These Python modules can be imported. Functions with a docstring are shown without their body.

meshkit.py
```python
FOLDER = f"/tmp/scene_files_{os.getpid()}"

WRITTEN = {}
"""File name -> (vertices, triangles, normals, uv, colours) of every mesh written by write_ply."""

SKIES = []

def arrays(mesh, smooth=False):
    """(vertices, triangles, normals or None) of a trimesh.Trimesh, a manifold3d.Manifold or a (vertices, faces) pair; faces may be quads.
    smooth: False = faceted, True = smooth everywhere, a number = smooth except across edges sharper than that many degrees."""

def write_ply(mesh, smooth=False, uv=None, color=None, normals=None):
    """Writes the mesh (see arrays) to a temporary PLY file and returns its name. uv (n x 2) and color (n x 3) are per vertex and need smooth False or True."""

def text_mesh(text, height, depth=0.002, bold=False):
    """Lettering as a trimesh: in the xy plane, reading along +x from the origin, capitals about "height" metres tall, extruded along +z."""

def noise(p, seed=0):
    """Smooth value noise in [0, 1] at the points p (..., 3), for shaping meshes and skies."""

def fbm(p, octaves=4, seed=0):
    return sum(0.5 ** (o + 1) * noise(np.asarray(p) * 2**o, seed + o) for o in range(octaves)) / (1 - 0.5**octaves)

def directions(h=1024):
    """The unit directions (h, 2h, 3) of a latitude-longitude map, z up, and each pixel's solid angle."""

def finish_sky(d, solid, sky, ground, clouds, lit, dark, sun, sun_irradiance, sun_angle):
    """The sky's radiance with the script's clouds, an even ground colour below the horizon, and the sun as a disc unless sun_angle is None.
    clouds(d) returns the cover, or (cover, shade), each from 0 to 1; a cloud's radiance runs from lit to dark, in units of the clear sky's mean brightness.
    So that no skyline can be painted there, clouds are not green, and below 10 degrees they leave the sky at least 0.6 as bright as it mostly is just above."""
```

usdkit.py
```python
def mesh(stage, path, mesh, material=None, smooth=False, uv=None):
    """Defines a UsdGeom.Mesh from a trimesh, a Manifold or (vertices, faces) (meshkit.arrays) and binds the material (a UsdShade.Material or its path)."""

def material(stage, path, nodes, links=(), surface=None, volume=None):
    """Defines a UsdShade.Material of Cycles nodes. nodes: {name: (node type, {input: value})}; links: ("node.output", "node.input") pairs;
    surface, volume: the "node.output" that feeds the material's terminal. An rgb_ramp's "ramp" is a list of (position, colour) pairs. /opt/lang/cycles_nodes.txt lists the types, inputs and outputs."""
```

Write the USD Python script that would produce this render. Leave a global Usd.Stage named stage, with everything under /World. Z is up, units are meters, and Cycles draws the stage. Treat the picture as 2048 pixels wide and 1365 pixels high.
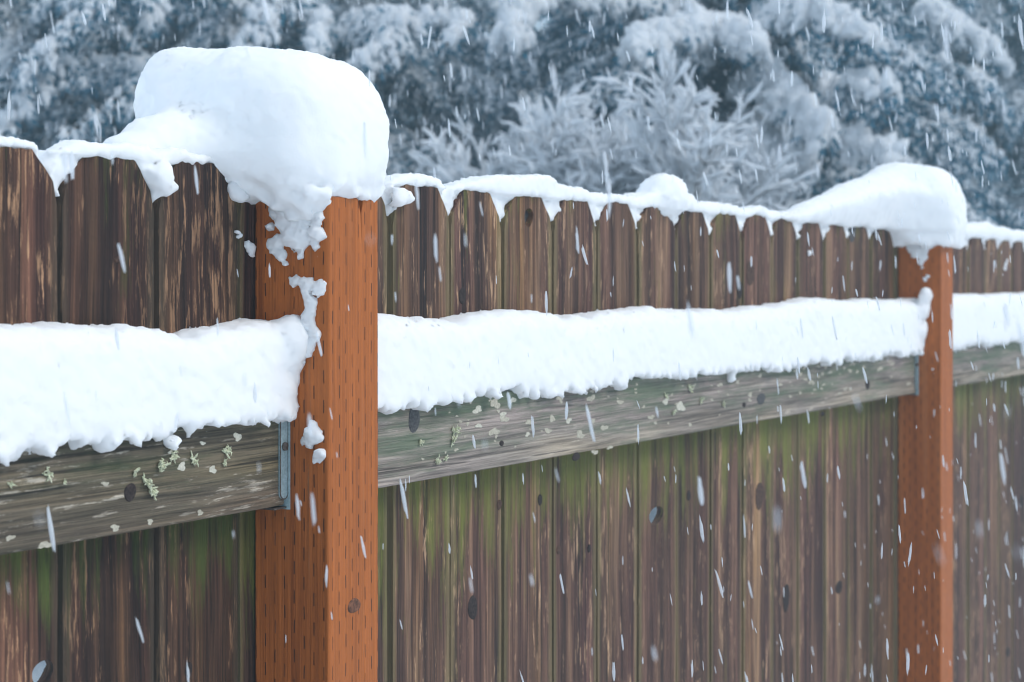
import math, random
import numpy as np
import trimesh, manifold3d, meshkit, usdkit
from pxr import Usd, UsdGeom, UsdLux, UsdShade, Sdf, Gf, Vt

rng = np.random.default_rng(7)
random.seed(7)
stage = Usd.Stage.CreateInMemory()
UsdGeom.SetStageUpAxis(stage, UsdGeom.Tokens.z)
UsdGeom.SetStageMetersPerUnit(stage, 1.0)
UsdGeom.Xform.Define(stage, "/World")
UsdGeom.Scope.Define(stage, "/World/Looks")

# ------------------------------------------------------------------ camera, sky, sun, exposure
F_PX, HORIZON, CAM_Z, CAM_D = 3710.0, 575.0, 1.70, 1.095
ANG = math.atan2(2004.0, F_PX)                       # between the line of sight and the fence
FWD = np.array([math.cos(ANG), math.sin(ANG), 0.0])
RIGHT = np.array([math.sin(ANG), -math.cos(ANG), 0.0])
EYE = np.array([0.0, -CAM_D, CAM_Z])
cam = UsdGeom.Camera.Define(stage, "/World/camera")
cam.AddTransformOp().Set(Gf.Matrix4d(*RIGHT, 0, 0, 0, 1, 0, *(-FWD), 0, *EYE, 1))
cam.CreateHorizontalApertureAttr(36.0)
cam.CreateVerticalApertureAttr(36.0 * 682 / 1024)
cam.CreateFocalLengthAttr(36.0 * F_PX / 2048)
cam.CreateVerticalApertureOffsetAttr(-(682.5 - HORIZON) * 36.0 / 2048)
cam.CreateClippingRangeAttr(Gf.Vec2f(0.05, 500))
cam.CreateFStopAttr(9.5)
cam.CreateFocusDistanceAttr(1.9)
cam.CreateExposureAttr(0.93)

SUN_DIR = np.array([0.16, -0.74, 0.72]); SUN_DIR /= np.linalg.norm(SUN_DIR)
dome = UsdLux.DomeLight.Define(stage, "/World/sky")
dome.CreateIntensityAttr(1.0)
sky_mat = usdkit.material(stage, "/World/Looks/sky", {
    "sky": ("sky_texture", {"sky_type": "single_scattering", "sun_disc": False, "sun_elevation": float(math.asin(SUN_DIR[2])),
                            "sun_rotation": float(math.atan2(SUN_DIR[0], SUN_DIR[1])), "aerosol_density": 2.0}),
    "tc": ("texture_coordinate", {}),
    "n": ("noise_texture", {"scale": 1.6, "detail": 4.0, "roughness": 0.55}),
    "cl": ("rgb_ramp", {"ramp": [(0.25, (4.9, 5.8, 7.0)), (0.75, (6.1, 6.9, 8.0))]}),
    "mx": ("mix_color", {"fac": 0.92, "use_clamp": False}),
    "bg": ("background_shader", {"strength": 0.075}),
}, [("tc.generated", "n.vector"), ("n.fac", "cl.fac"), ("sky.color", "mx.a"), ("cl.color", "mx.b"), ("mx.result", "bg.color")], surface="bg.background")
UsdShade.MaterialBindingAPI.Apply(dome.GetPrim()).Bind(sky_mat)
dome.GetPrim().SetCustomDataByKey("kind", "structure")
sun = UsdLux.DistantLight.Define(stage, "/World/sun")
sun.CreateIntensityAttr(0.27); sun.CreateAngleAttr(28.0); sun.CreateNormalizeAttr(True); sun.CreateColorAttr(Gf.Vec3f(1.0, 0.96, 0.91))
zax = Gf.Vec3d(*SUN_DIR); xax = Gf.Cross(Gf.Vec3d(0, 0, 1), zax).GetNormalized(); yax = Gf.Cross(zax, xax)
sun.AddTransformOp().Set(Gf.Matrix4d(*xax, 0, *yax, 0, *zax, 0, 0, 0, 8, 1))

# ------------------------------------------------------------------ helpers
def W(px, py, d):
    """The point at depth d metres that the photograph shows at the pixel (px, py)."""
    return EYE + d * (FWD + RIGHT * (px - 1024) / F_PX + np.array([0, 0, (HORIZON - py) / F_PX]))

def X(px, y=0.0):
    """Where along the fence the plane at depth y shows at the pixel column px."""
    u = px - 1024.0
    return (CAM_D + y) * (F_PX ** 2 + 2004 * u) / (F_PX * (2004 - u))

def depth(x, y=0.0):
    return x * FWD[0] + (y + CAM_D) * FWD[1]

def Z(px, py, y=0.0):
    return CAM_Z + depth(X(px, y), y) * (HORIZON - py) / F_PX

taken = {}
def numbered(path):
    n = taken.get(path, 0); taken[path] = n + 1
    return path if n == 0 else f"{path}_{n:03d}"

def tag(prim, label=None, cat=None, group=None, kind=None):
    for k, v in (("label", label), ("category", cat), ("group", group), ("kind", kind)):
        if v: prim.SetCustomDataByKey(k, v)
    return prim

def thing(name, label=None, cat=None, group=None, kind=None, loc=(0, 0, 0)):
    x = UsdGeom.Xform.Define(stage, numbered("/World/" + name))
    if any(loc): x.AddTranslateOp().Set(Gf.Vec3d(*map(float, loc)))
    x.GetPrim().SetCustomDataByKey("_", "")
    x.GetPrim().ClearCustomDataByKey("_")
    ORIGIN[str(x.GetPath())] = np.array(loc, float)
    return tag(x.GetPrim(), label, cat, group, kind)

ORIGIN = {}
def part(parent, name, mesh, mat, smooth=False, prim=None, **kw):
    """One mesh under parent (or under /World); the points are given in world space and stored relative to the thing's base."""
    base = "/World" if parent is None else str(parent.GetPath())
    path = numbered(base + "/" + name)
    org = next((o for p, o in ORIGIN.items() if base == p or base.startswith(p + "/")), None)
    if hasattr(mesh, "to_mesh"):
        m = mesh.to_mesh(); mesh = (np.array(m.vert_properties[:, :3], float), np.array(m.tri_verts))
    v, f = (np.array(mesh.vertices), np.array(mesh.faces)) if hasattr(mesh, "vertices") else (np.asarray(mesh[0], float), np.asarray(mesh[1], int))
    if org is not None: v = v - org
    m = usdkit.mesh(stage, path, (v, f), mat, smooth)
    for k, a in (prim or {}).items():
        UsdGeom.PrimvarsAPI(m).CreatePrimvar(k, Sdf.ValueTypeNames.FloatArray, "vertex").Set(Vt.FloatArray.FromNumpy(np.asarray(a, np.float32)))
    return tag(m.GetPrim(), **kw)

def cat(meshes):
    """Joins (v, f) pairs."""
    vs, fs, n = [], [], 0
    for v, f in meshes:
        vs.append(v); fs.append(np.asarray(f) + n); n += len(v)
    return np.vstack(vs), np.vstack(fs)

ICO = {k: (np.array(m.vertices), np.array(m.faces)) for k, m in ((k, trimesh.creation.icosphere(k, 1.0)) for k in (0, 1, 2))}
OCT = (np.array([[1, 0, 0], [-1, 0, 0], [0, 1, 0], [0, -1, 0], [0, 0, 1], [0, 0, -1.0]]),
       np.array([[0, 2, 4], [2, 1, 4], [1, 3, 4], [3, 0, 4], [2, 0, 5], [1, 2, 5], [3, 1, 5], [0, 3, 5]]))

def scatter(shape, centres, scales, rot=True, r=rng, jit=0.0):
    """Copies of a small shape (v, f) at the centres, scaled (n,) or (n, 3), each turned at random, as one mesh."""
    v, f = shape; n = len(centres); scales = np.asarray(scales, float)
    if scales.ndim == 1: scales = np.repeat(scales[:, None], 3, 1)
    p = np.repeat(v[None], n, 0)
    if jit: p = p * (1 + jit * r.standard_normal((n, len(v), 1)))
    p = p * scales[:, None, :]
    if rot:
        q = r.standard_normal((n, 4)); q /= np.linalg.norm(q, axis=1, keepdims=True)
        w, a, b, c = q.T
        R = np.stack([1 - 2 * (b * b + c * c), 2 * (a * b - c * w), 2 * (a * c + b * w), 2 * (a * b + c * w), 1 - 2 * (a * a + c * c), 2 * (b * c - a * w),
                      2 * (a * c - b * w), 2 * (b * c + a * w), 1 - 2 * (a * a + b * b)], 1).reshape(n, 3, 3)
        p = np.einsum("nij,nvj->nvi", R, p)
    p = p + np.asarray(centres)[:, None, :]
    return p.reshape(-1, 3), (f[None] + (np.arange(n) * len(v))[:, None, None]).reshape(-1, 3)

def surface_nets(fun, lo, hi, h):
    """The zero surface of fun(points) (negative inside) in a box, as (v, f)."""
    lo, hi = np.asarray(lo, float), np.asarray(hi, float)
    n = np.ceil((hi - lo) / h).astype(int) + 1
    g = np.stack(np.meshgrid(*[lo[k] + h * np.arange(n[k]) for k in range(3)], indexing="ij"), -1)
    d = fun(g.reshape(-1, 3)).reshape(n)
    d[0], d[-1], d[:, 0], d[:, -1], d[:, :, 0], d[:, :, -1] = (np.maximum(e, h * 0.3) for e in (d[0], d[-1], d[:, 0], d[:, -1], d[:, :, 0], d[:, :, -1]))
    s = d < 0
    c = [(i, j, k) for i in (0, 1) for j in (0, 1) for k in (0, 1)]
    sl = lambda a, o: a[o[0]:a.shape[0] - 1 + o[0], o[1]:a.shape[1] - 1 + o[1], o[2]:a.shape[2] - 1 + o[2]]
    cnt = sum(sl(s, o).astype(int) for o in c)
    cells = np.argwhere((cnt > 0) & (cnt < 8))
    idx = -np.ones(n - 1, int); idx[tuple(cells.T)] = np.arange(len(cells))
    acc, num = np.zeros((len(cells), 3)), np.zeros(len(cells))
    for a in range(8):
        for b in range(a + 1, 8):
            oa, ob = np.array(c[a]), np.array(c[b])
            if np.abs(oa - ob).sum() != 1: continue
            da, db = d[tuple((cells + oa).T)], d[tuple((cells + ob).T)]
            x = (da < 0) != (db < 0)
            t = np.where(x, da / np.where(x, da - db, 1), 0)
            acc += np.where(x[:, None], oa + t[:, None] * (ob - oa), 0); num += x
    v = lo + h * (cells + acc / num[:, None])
    faces = []
    for ax in range(3):
        b, e = (ax + 1) % 3, (ax + 2) % 3
        sa = [slice(None)] * 3; sb = [slice(None)] * 3
        sa[ax], sb[ax] = slice(0, -1), slice(1, None)
        A, B = s[tuple(sa)], s[tuple(sb)]
        pts = np.argwhere(A != B)
        ok = (pts[:, b] > 0) & (pts[:, e] > 0) & (pts[:, b] < n[b] - 1) & (pts[:, e] < n[e] - 1)
        pts = pts[ok]
        inside = A[tuple(pts.T)]
        ub, ue = np.eye(3, dtype=int)[b], np.eye(3, dtype=int)[e]
        q = np.stack([idx[tuple((pts + o).T)] for o in (-ub - ue, -ue, 0 * ub, -ub)], 1)
        q[~inside] = q[~inside][:, ::-1]
        faces += [q[:, [0, 1, 2]], q[:, [0, 2, 3]]]
    return v, np.vstack(faces)

def smin(a, b, k):
    h = np.clip(0.5 + 0.5 * (b - a) / k, 0, 1)
    return b * (1 - h) + a * h - k * h * (1 - h)

def smax(a, b, k):
    return -smin(-a, -b, k)

def rbox(p, c, half, r):
    q = np.abs(p - np.asarray(c)) - (np.asarray(half) - r)
    return np.linalg.norm(np.maximum(q, 0), axis=1) + np.minimum(q.max(1), 0) - r

def ball(p, c, r):
    r = np.broadcast_to(np.asarray(r, float), 3)
    q = (p - np.asarray(c)) / r
    k = np.linalg.norm(q, axis=1)
    return k * (k - 1) / np.maximum(np.linalg.norm(q / r, axis=1), 1e-6)

def rough(d, p, big=0.003, small=0.0012, seed=0, crumble=None):
    """Adds soft lumps and fine grain to a distance field near its surface."""
    near = np.abs(d) < 0.03
    q = p[near]
    d = d.copy()
    d[near] += big * (meshkit.fbm(q * 30, 2, seed) - 0.5) * 2 + small * (meshkit.noise(q * 110, seed + 9) - 0.5) * 2 + small * 1.3 * (meshkit.noise(q * 250, seed + 5) - 0.5) * 2 + small * 1.3 * (meshkit.noise(q * 420, seed + 6) - 0.5) * 2
    if crumble is not None:                            # the lower edge breaks up into crumbs
        low = np.clip((crumble - q[:, 2]) / 0.012, 0, 1)
        d[near] += low * (0.007 * (meshkit.fbm(q * 85, 2, seed + 13) - 0.45) * 2)
    return d

def tube(pts, rad, sides=6, squash=None):
    pts = np.asarray(pts, float); n = len(pts)
    rad = np.broadcast_to(np.asarray(rad, float), n)
    t = np.gradient(pts, axis=0); t /= np.maximum(np.linalg.norm(t, axis=1, keepdims=True), 1e-9)
    ref = np.where(np.abs(t[:, 2:3]) > 0.9, [[1.0, 0, 0]], [[0, 0, 1.0]])
    a = np.cross(t, ref); a /= np.linalg.norm(a, axis=1, keepdims=True); b = np.cross(t, a)
    th = np.arange(sides) / sides * 2 * math.pi
    ring = pts[:, None] + rad[:, None, None] * (np.cos(th)[None, :, None] * a[:, None] + np.sin(th)[None, :, None] * b[:, None])
    v = np.vstack([ring.reshape(-1, 3), pts[:1], pts[-1:]])
    i, j = np.meshgrid(np.arange(n - 1), np.arange(sides), indexing="ij")
    p0, p1 = i * sides + j, i * sides + (j + 1) % sides
    f = np.vstack([np.stack([p0, p1, p1 + sides], -1).reshape(-1, 3), np.stack([p0, p1 + sides, p0 + sides], -1).reshape(-1, 3)])
    k = np.arange(sides)
    f = np.vstack([f, np.stack([np.full(sides, n * sides), (k + 1) % sides, k], 1), np.stack([np.full(sides, n * sides + 1), (n - 1) * sides + k, (n - 1) * sides + (k + 1) % sides], 1)])
    return v, f

# ------------------------------------------------------------------ materials
def M(name, nodes, links, **kw):
    return usdkit.material(stage, "/World/Looks/" + name, nodes, links, **kw)

def snow_material(name, col, scale, bump, thin, dist=0.002, sss=0.0):
    """Snow: white, slightly uneven; thin crusts let some light through."""
    return M(name, {
        "g": ("geometry", {}), "n": ("noise_texture", {"scale": scale, "detail": 3.0, "roughness": 0.7}),
        "n2": ("noise_texture", {"scale": scale / 9, "detail": 2.0}),
        "ad": ("math", {"math_type": "multiply_add", "value2": 2.0}),
        "b": ("bump", {"strength": bump, "distance": dist}),
        "p": ("principled_bsdf", {"base_color": col, "roughness": 0.65, "specular_ior_level": 0.2, "subsurface_weight": sss, "subsurface_scale": 0.014, "subsurface_radius": (0.8, 0.95, 1.0)}),
        "t": ("translucent_bsdf", {"color": col}), "m": ("mix_closure", {"fac": thin}),
    }, [("g.position", "n.vector"), ("g.position", "n2.vector"), ("n2.fac", "ad.value1"), ("n.fac", "ad.value3"), ("ad.value", "b.height"), ("b.normal", "p.normal"),
        ("p.BSDF", "m.closure1"), ("t.BSDF", "m.closure2")], surface="m.closure")

SNOW = snow_material("snow", (0.92, 0.94, 0.96), 420.0, 0.14, 0.0, sss=0.22)
SNOW_FAR = snow_material("snow_far", (0.91, 0.94, 0.97), 60.0, 0.4, 0.42, 0.01)
SNOW_GROUND = snow_material("snow_ground", (0.88, 0.91, 0.94), 6.0, 0.5, 0.0, 0.03)
FLAKE = M("snowflake", {"p": ("principled_bsdf", {"base_color": (0.86, 0.9, 0.95), "roughness": 0.6, "specular_ior_level": 0.2}), "t": ("transparent_bsdf", {}), "m": ("mix_closure", {"fac": 0.55})},
          [("p.BSDF", "m.closure1"), ("t.BSDF", "m.closure2")], surface="m.closure")

def wood(name, along, dark, mid, light, flake, moss, moss_at=(), flake_cut=0.60, moss_cut=0.62, crack=0.385, rough_=0.72, bump=0.9, seed=0.0, spread=0.22, edge=None, warp=0.012, hues=1.0):
    """Weathered boards: broad streaks, fine grain, dark checks, worn pale flakes, algae. along: the axis of the grain (0 or 2).
    Each board carries two attributes: seed (its own number) and across (-1 to 1 over its width)."""
    def sc(a, b):
        return (b, a, a) if along == 0 else (a, a, b)
    nodes = {
        "g": ("geometry", {}), "sd": ("attribute", {"attribute": "seed"}), "ac": ("attribute", {"attribute": "across"}),
        "sh": ("vector_math", {"math_type": "scale", "vector1": (7.3, 3.1, 5.7)}),
        "po": ("vector_math", {"math_type": "add"}),
        "po2": ("vector_math", {"math_type": "add", "vector2": (seed, seed * 1.7, seed * 0.6)}),
        "wn": ("noise_texture", {"scale": 4.0, "detail": 2.0}),
        "ws": ("vector_math", {"math_type": "multiply", "vector2": (warp * 1.6, 0.0, 0.0) if along == 2 else (0, warp, warp)}),
        "wp": ("vector_math", {"math_type": "add"}),
        "mb": ("mapping", {"scale": sc(44, 1.4)}), "nb": ("noise_texture", {"scale": 1.0, "detail": 6.0, "roughness": 0.66}),
        "mf": ("mapping", {"scale": sc(300, 5.5)}), "nf": ("noise_texture", {"scale": 1.0, "detail": 3.0, "roughness": 0.65}),
        "mc": ("mapping", {"scale": sc(150, 2.6)}), "nc": ("noise_texture", {"scale": 1.0, "detail": 3.0, "roughness": 0.6}),
        "mp": ("mapping", {"scale": sc(170, 20.0)}), "np": ("noise_texture", {"scale": 1.0, "detail": 5.0, "roughness": 0.7}),
        "mr": ("mapping", {"scale": sc(16, 2.2)}), "nr": ("noise_texture", {"scale": 1.0, "detail": 3.0}),
        "mg": ("mapping", {"scale": sc(34, 3.4)}), "ng": ("noise_texture", {"scale": 1.0, "detail": 6.0, "roughness": 0.72}),
        "mh": ("mapping", {"scale": sc(13, 1.3)}), "nh": ("noise_texture", {"scale": 1.0, "detail": 3.0}),
        "rb": ("rgb_ramp", {"ramp": [(0.5 - spread, dark), (0.5 - spread * 0.35, tuple(0.55 * a + 0.45 * b for a, b in zip(mid, dark))), (0.5, mid), (0.5 + spread * 0.40, tuple(0.7 * a + 0.3 * b for a, b in zip(mid, light))), (0.5 + spread, light)]}),
        "hue": ("rgb_ramp", {"ramp": [(0.30, (0.80, 0.66, 0.80)), (0.45, (0.98, 0.90, 0.94)), (0.55, (1.0, 1.0, 0.96)), (0.70, (1.30, 1.18, 0.84))]}),
        "mulh": ("mix", {"mix_type": "multiply", "fac": hues}),
        "rf": ("map_range", {"from_min": 0.3, "from_max": 0.7, "to_min": 0.36, "to_max": 1.62, "clamp": True}),
        "mul": ("vector_math", {"math_type": "scale"}),
        "fa": ("math", {"math_type": "multiply_add", "value2": 0.45}),
        "fm": ("map_range", {"from_min": flake_cut + 0.225, "from_max": flake_cut + 0.30, "to_max": 0.9, "clamp": True}),
        "fl": ("mix", {"mix_type": "mix", "color2": flake}),
        "cm": ("map_range", {"from_min": crack - 0.045, "from_max": crack, "to_min": 0.80, "to_max": 0.0, "clamp": True}),
        "ck": ("mix", {"mix_type": "mix", "color2": tuple(0.5 * a for a in dark)}),
        "gm": ("map_range", {"from_min": moss_cut, "from_max": moss_cut + 0.16, "to_max": 0.85, "clamp": True}),
        "ms": ("mix", {"mix_type": "mix", "color2": moss}),
        "wt": ("white_noise_texture", {"dimensions": "1D"}),
        "rt": ("map_range", {"to_min": 0.72, "to_max": 1.28}),
        "tone": ("vector_math", {"math_type": "scale"}),
        "bh": ("math", {"math_type": "multiply_add", "value2": 0.9}), "bh2": ("math", {"math_type": "multiply_add", "value2": 0.9}),
        "b": ("bump", {"strength": bump, "distance": 0.0035}),
        "p": ("principled_bsdf", {"roughness": rough_, "specular_ior_level": 0.35}),
    }
    links = [("sd.fac", "sh.scale"), ("g.position", "po.vector1"), ("sh.vector", "po.vector2"), ("po.vector", "po2.vector1"),
             ("po2.vector", "wn.vector"), ("wn.color", "ws.vector1"), ("po2.vector", "wp.vector1"), ("ws.vector", "wp.vector2")]
    for m, n in (("mb", "nb"), ("mf", "nf"), ("mp", "np"), ("mg", "ng"), ("mh", "nh"), ("mc", "nc"), ("mr", "nr")):
        links += [("wp.vector", m + ".vector"), (m + ".vector", n + ".vector")]
    links += [("nb.fac", "rb.fac"), ("nh.fac", "hue.fac"), ("rb.color", "mulh.color1"), ("hue.color", "mulh.color2"), ("nf.fac", "rf.value"),
              ("nr.fac", "fa.value1"), ("np.fac", "fa.value3"), ("fa.value", "fm.value"), ("fm.result", "fl.fac"), ("mulh.color", "fl.color1"), ("fl.color", "mul.vector1"), ("rf.result", "mul.scale"),
              ("nc.fac", "cm.value"), ("cm.result", "ck.fac"), ("mul.vector", "ck.color1"), ("ck.color", "ms.color1"),
              ("gm.result", "ms.fac"), ("sd.fac", "wt.w"), ("wt.value", "rt.value"), ("ms.color", "tone.vector1"), ("rt.result", "tone.scale"),
              ("nf.fac", "bh.value3"), ("nb.fac", "bh.value1"), ("nc.fac", "bh2.value1"), ("bh.value", "bh2.value3"), ("bh2.value", "b.height"), ("b.normal", "p.normal")]
    if edge:                                          # the arrises of the boards are worn paler
        nodes |= {"ea": ("math", {"math_type": "absolute"}), "en": ("math", {"math_type": "multiply_add", "value2": 0.36}),
                  "em": ("map_range", {"from_min": 1.02, "from_max": 1.13, "to_max": 0.55, "clamp": True}), "ed": ("mix", {"color2": edge})}
        links += [("ac.fac", "ea.value"), ("ea.value", "en.value3"), ("nr.fac", "en.value1"), ("en.value", "em.value"), ("em.result", "ed.fac"), ("tone.vector", "ed.color1"), ("ed.color", "p.base_color")]
        links[-7] = ("ac.fac", "ea.value1")
    else:
        links.append(("tone.vector", "p.base_color"))
    last = "ng.fac"                                    # algae grow where water drips: below the rail and on the end grain at the top
    if moss_at:
        nodes |= {"sx": ("separate_xyz", {})}
        links += [("g.position", "sx.vector")]
    for i, (z0, z1, amount) in enumerate(moss_at):
        nodes |= {f"mz{i}": ("map_range", {"from_min": z0, "from_max": z1, "to_min": 0.0, "to_max": amount, "clamp": True}), f"ma{i}": ("math", {"math_type": "add"})}
        links += [("sx.z", f"mz{i}.value"), (last, f"ma{i}.value1"), (f"mz{i}.result", f"ma{i}.value2")]
        last = f"ma{i}.value"
    links.append((last, "gm.value"))
    return M(name, nodes, links, surface="p.BSDF")

RAIL_BOT, RAIL_TOP, PLANK_TOP = CAM_Z - 0.213, CAM_Z - 0.124, CAM_Z + 0.117
BELOW = [(RAIL_BOT - 0.12, RAIL_BOT + 0.005, 0.23), (RAIL_TOP, RAIL_TOP + 0.02, -0.25)]
PLANK_L = wood("plank_brown", 2, (0.008, 0.004, 0.004), (0.054, 0.026, 0.017), (0.185, 0.096, 0.052), (0.34, 0.19, 0.105), (0.075, 0.100, 0.018),
               BELOW + [(PLANK_TOP - 0.09, PLANK_TOP, 0.10)], flake_cut=0.57, spread=0.20, edge=(0.080, 0.060, 0.038))
PLANK_R = wood("plank_grey_brown", 2, (0.014, 0.007, 0.007), (0.118, 0.062, 0.042), (0.33, 0.205, 0.120), (0.48, 0.30, 0.18), (0.155, 0.165, 0.030),
               [(RAIL_BOT - 0.20, RAIL_BOT + 0.005, 0.28), (RAIL_TOP, RAIL_TOP + 0.02, -0.28)] + [(PLANK_TOP - 0.05, PLANK_TOP, 0.10)], flake_cut=0.60, seed=3.3, spread=0.19, edge=(0.22, 0.175, 0.08))
RAIL_L = wood("rail_dark", 0, (0.030, 0.024, 0.017), (0.150, 0.125, 0.085), (0.24, 0.18, 0.115), (0.48, 0.42, 0.34), (0.060, 0.078, 0.036),
              [(RAIL_BOT + 0.02, RAIL_TOP, 0.10)], flake_cut=0.555, moss_cut=0.58, seed=1.1, hues=0.7, warp=0.007)
RAIL_R = wood("rail_grey", 0, (0.085, 0.070, 0.062), (0.235, 0.20, 0.175), (0.33, 0.28, 0.24), (0.42, 0.36, 0.30), (0.095, 0.125, 0.078),
              [(RAIL_BOT + 0.015, RAIL_TOP, 0.17)], flake_cut=0.64, moss_cut=0.53, seed=5.7, spread=0.26, hues=0.45, warp=0.006)

def post_material(name, dark, mid, light):
    """Stained treated timber with rows of short incised slits."""
    n = {
        "g": ("geometry", {}), "s": ("separate_xyz", {}), "h": ("math", {"math_type": "add"}),
        "c": ("math", {"math_type": "multiply", "value2": 1 / 0.0115}), "fl": ("math", {"math_type": "floor"}), "fr": ("math", {"math_type": "fraction"}),
        "ab0": ("math", {"math_type": "subtract", "value2": 0.5}), "ab": ("math", {"math_type": "absolute"}),
        "nw": ("noise_texture", {"scale": 60.0, "detail": 1.0}), "nwj": ("math", {"math_type": "multiply_add", "value2": 0.10}),
        "w": ("math", {"math_type": "less_than", "value2": 0.062}),
        "zr": ("math", {"math_type": "multiply", "value2": 1 / 0.0287}), "st": ("math", {"math_type": "multiply_add", "value2": 0.5}),
        "wnz": ("white_noise_texture", {"dimensions": "1D"}), "stj": ("math", {"math_type": "multiply_add", "value2": 0.12}),
        "zf": ("math", {"math_type": "fraction"}), "zl": ("math", {"math_type": "less_than", "value2": 0.45}),
        "slit": ("math", {"math_type": "multiply"}),
        "m1": ("mapping", {"scale": (45, 45, 1.2)}), "n1": ("noise_texture", {"scale": 1.0, "detail": 4.0, "roughness": 0.6}),
        "m2": ("mapping", {"scale": (260, 260, 6)}), "n2": ("noise_texture", {"scale": 1.0, "detail": 3.0, "roughness": 0.6}),
        "r": ("rgb_ramp", {"ramp": [(0.25, dark), (0.46, mid), (0.56, mid), (0.75, light)]}),
        "rf": ("map_range", {"from_min": 0.3, "from_max": 0.7, "to_min": 0.78, "to_max": 1.18, "clamp": True}),
        "mul": ("vector_math", {"math_type": "scale"}),
        "m3": ("mapping", {"scale": (55, 55, 2.5)}), "n3": ("noise_texture", {"scale": 1.0, "detail": 4.0, "roughness": 0.7}),
        "am": ("map_range", {"from_min": 0.63, "from_max": 0.72, "to_max": 0.55, "clamp": True}), "stain": ("mix", {"color2": (0.21, 0.145, 0.085)}),
        "kv": ("map_range", {"from_min": 0.36, "from_max": 0.52, "to_min": 0.15, "to_max": 0.85, "clamp": True}), "ks": ("math", {"math_type": "multiply"}), "k": ("mix", {"color2": (0.035, 0.012, 0.006)}),
        "bh": ("math", {"math_type": "multiply_add", "value2": -1.6}), "b": ("bump", {"strength": 0.7, "distance": 0.0025}),
        "p": ("principled_bsdf", {"roughness": 0.6, "specular_ior_level": 0.3}),
    }
    l = [("g.position", "s.vector"), ("s.x", "h.value1"), ("s.y", "h.value2"), ("h.value", "c.value1"), ("g.position", "nw.vector"), ("nw.fac", "nwj.value1"), ("c.value", "nwj.value3"),
         ("nwj.value", "fl.value1"), ("nwj.value", "fr.value1"),
         ("fr.value", "ab0.value1"), ("ab0.value", "ab.value1"), ("ab.value", "w.value1"), ("s.z", "zr.value1"), ("fl.value", "st.value1"), ("zr.value", "st.value3"),
         ("fl.value", "wnz.w"), ("wnz.value", "stj.value1"), ("st.value", "stj.value3"), ("stj.value", "zf.value1"), ("zf.value", "zl.value1"),
         ("w.value", "slit.value1"), ("zl.value", "slit.value2"),
         ("g.position", "m1.vector"), ("m1.vector", "n1.vector"), ("g.position", "m2.vector"), ("m2.vector", "n2.vector"), ("g.position", "m3.vector"), ("m3.vector", "n3.vector"),
         ("n1.fac", "r.fac"), ("n2.fac", "rf.value"), ("r.color", "mul.vector1"), ("rf.result", "mul.scale"), ("n3.fac", "am.value"), ("am.result", "stain.fac"), ("mul.vector", "stain.color1"),
         ("slit.value", "ks.value1"), ("n3.fac", "kv.value"), ("kv.result", "ks.value2"), ("ks.value", "k.fac"), ("stain.color", "k.color1"), ("k.color", "p.base_color"),
         ("ks.value", "bh.value1"), ("n2.fac", "bh.value3"), ("bh.value", "b.height"), ("b.normal", "p.normal")]
    return M(name, n, l, surface="p.BSDF")

POST = post_material("stained_post", (0.20, 0.050, 0.010), (0.41, 0.116, 0.022), (0.54, 0.19, 0.060))

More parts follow.
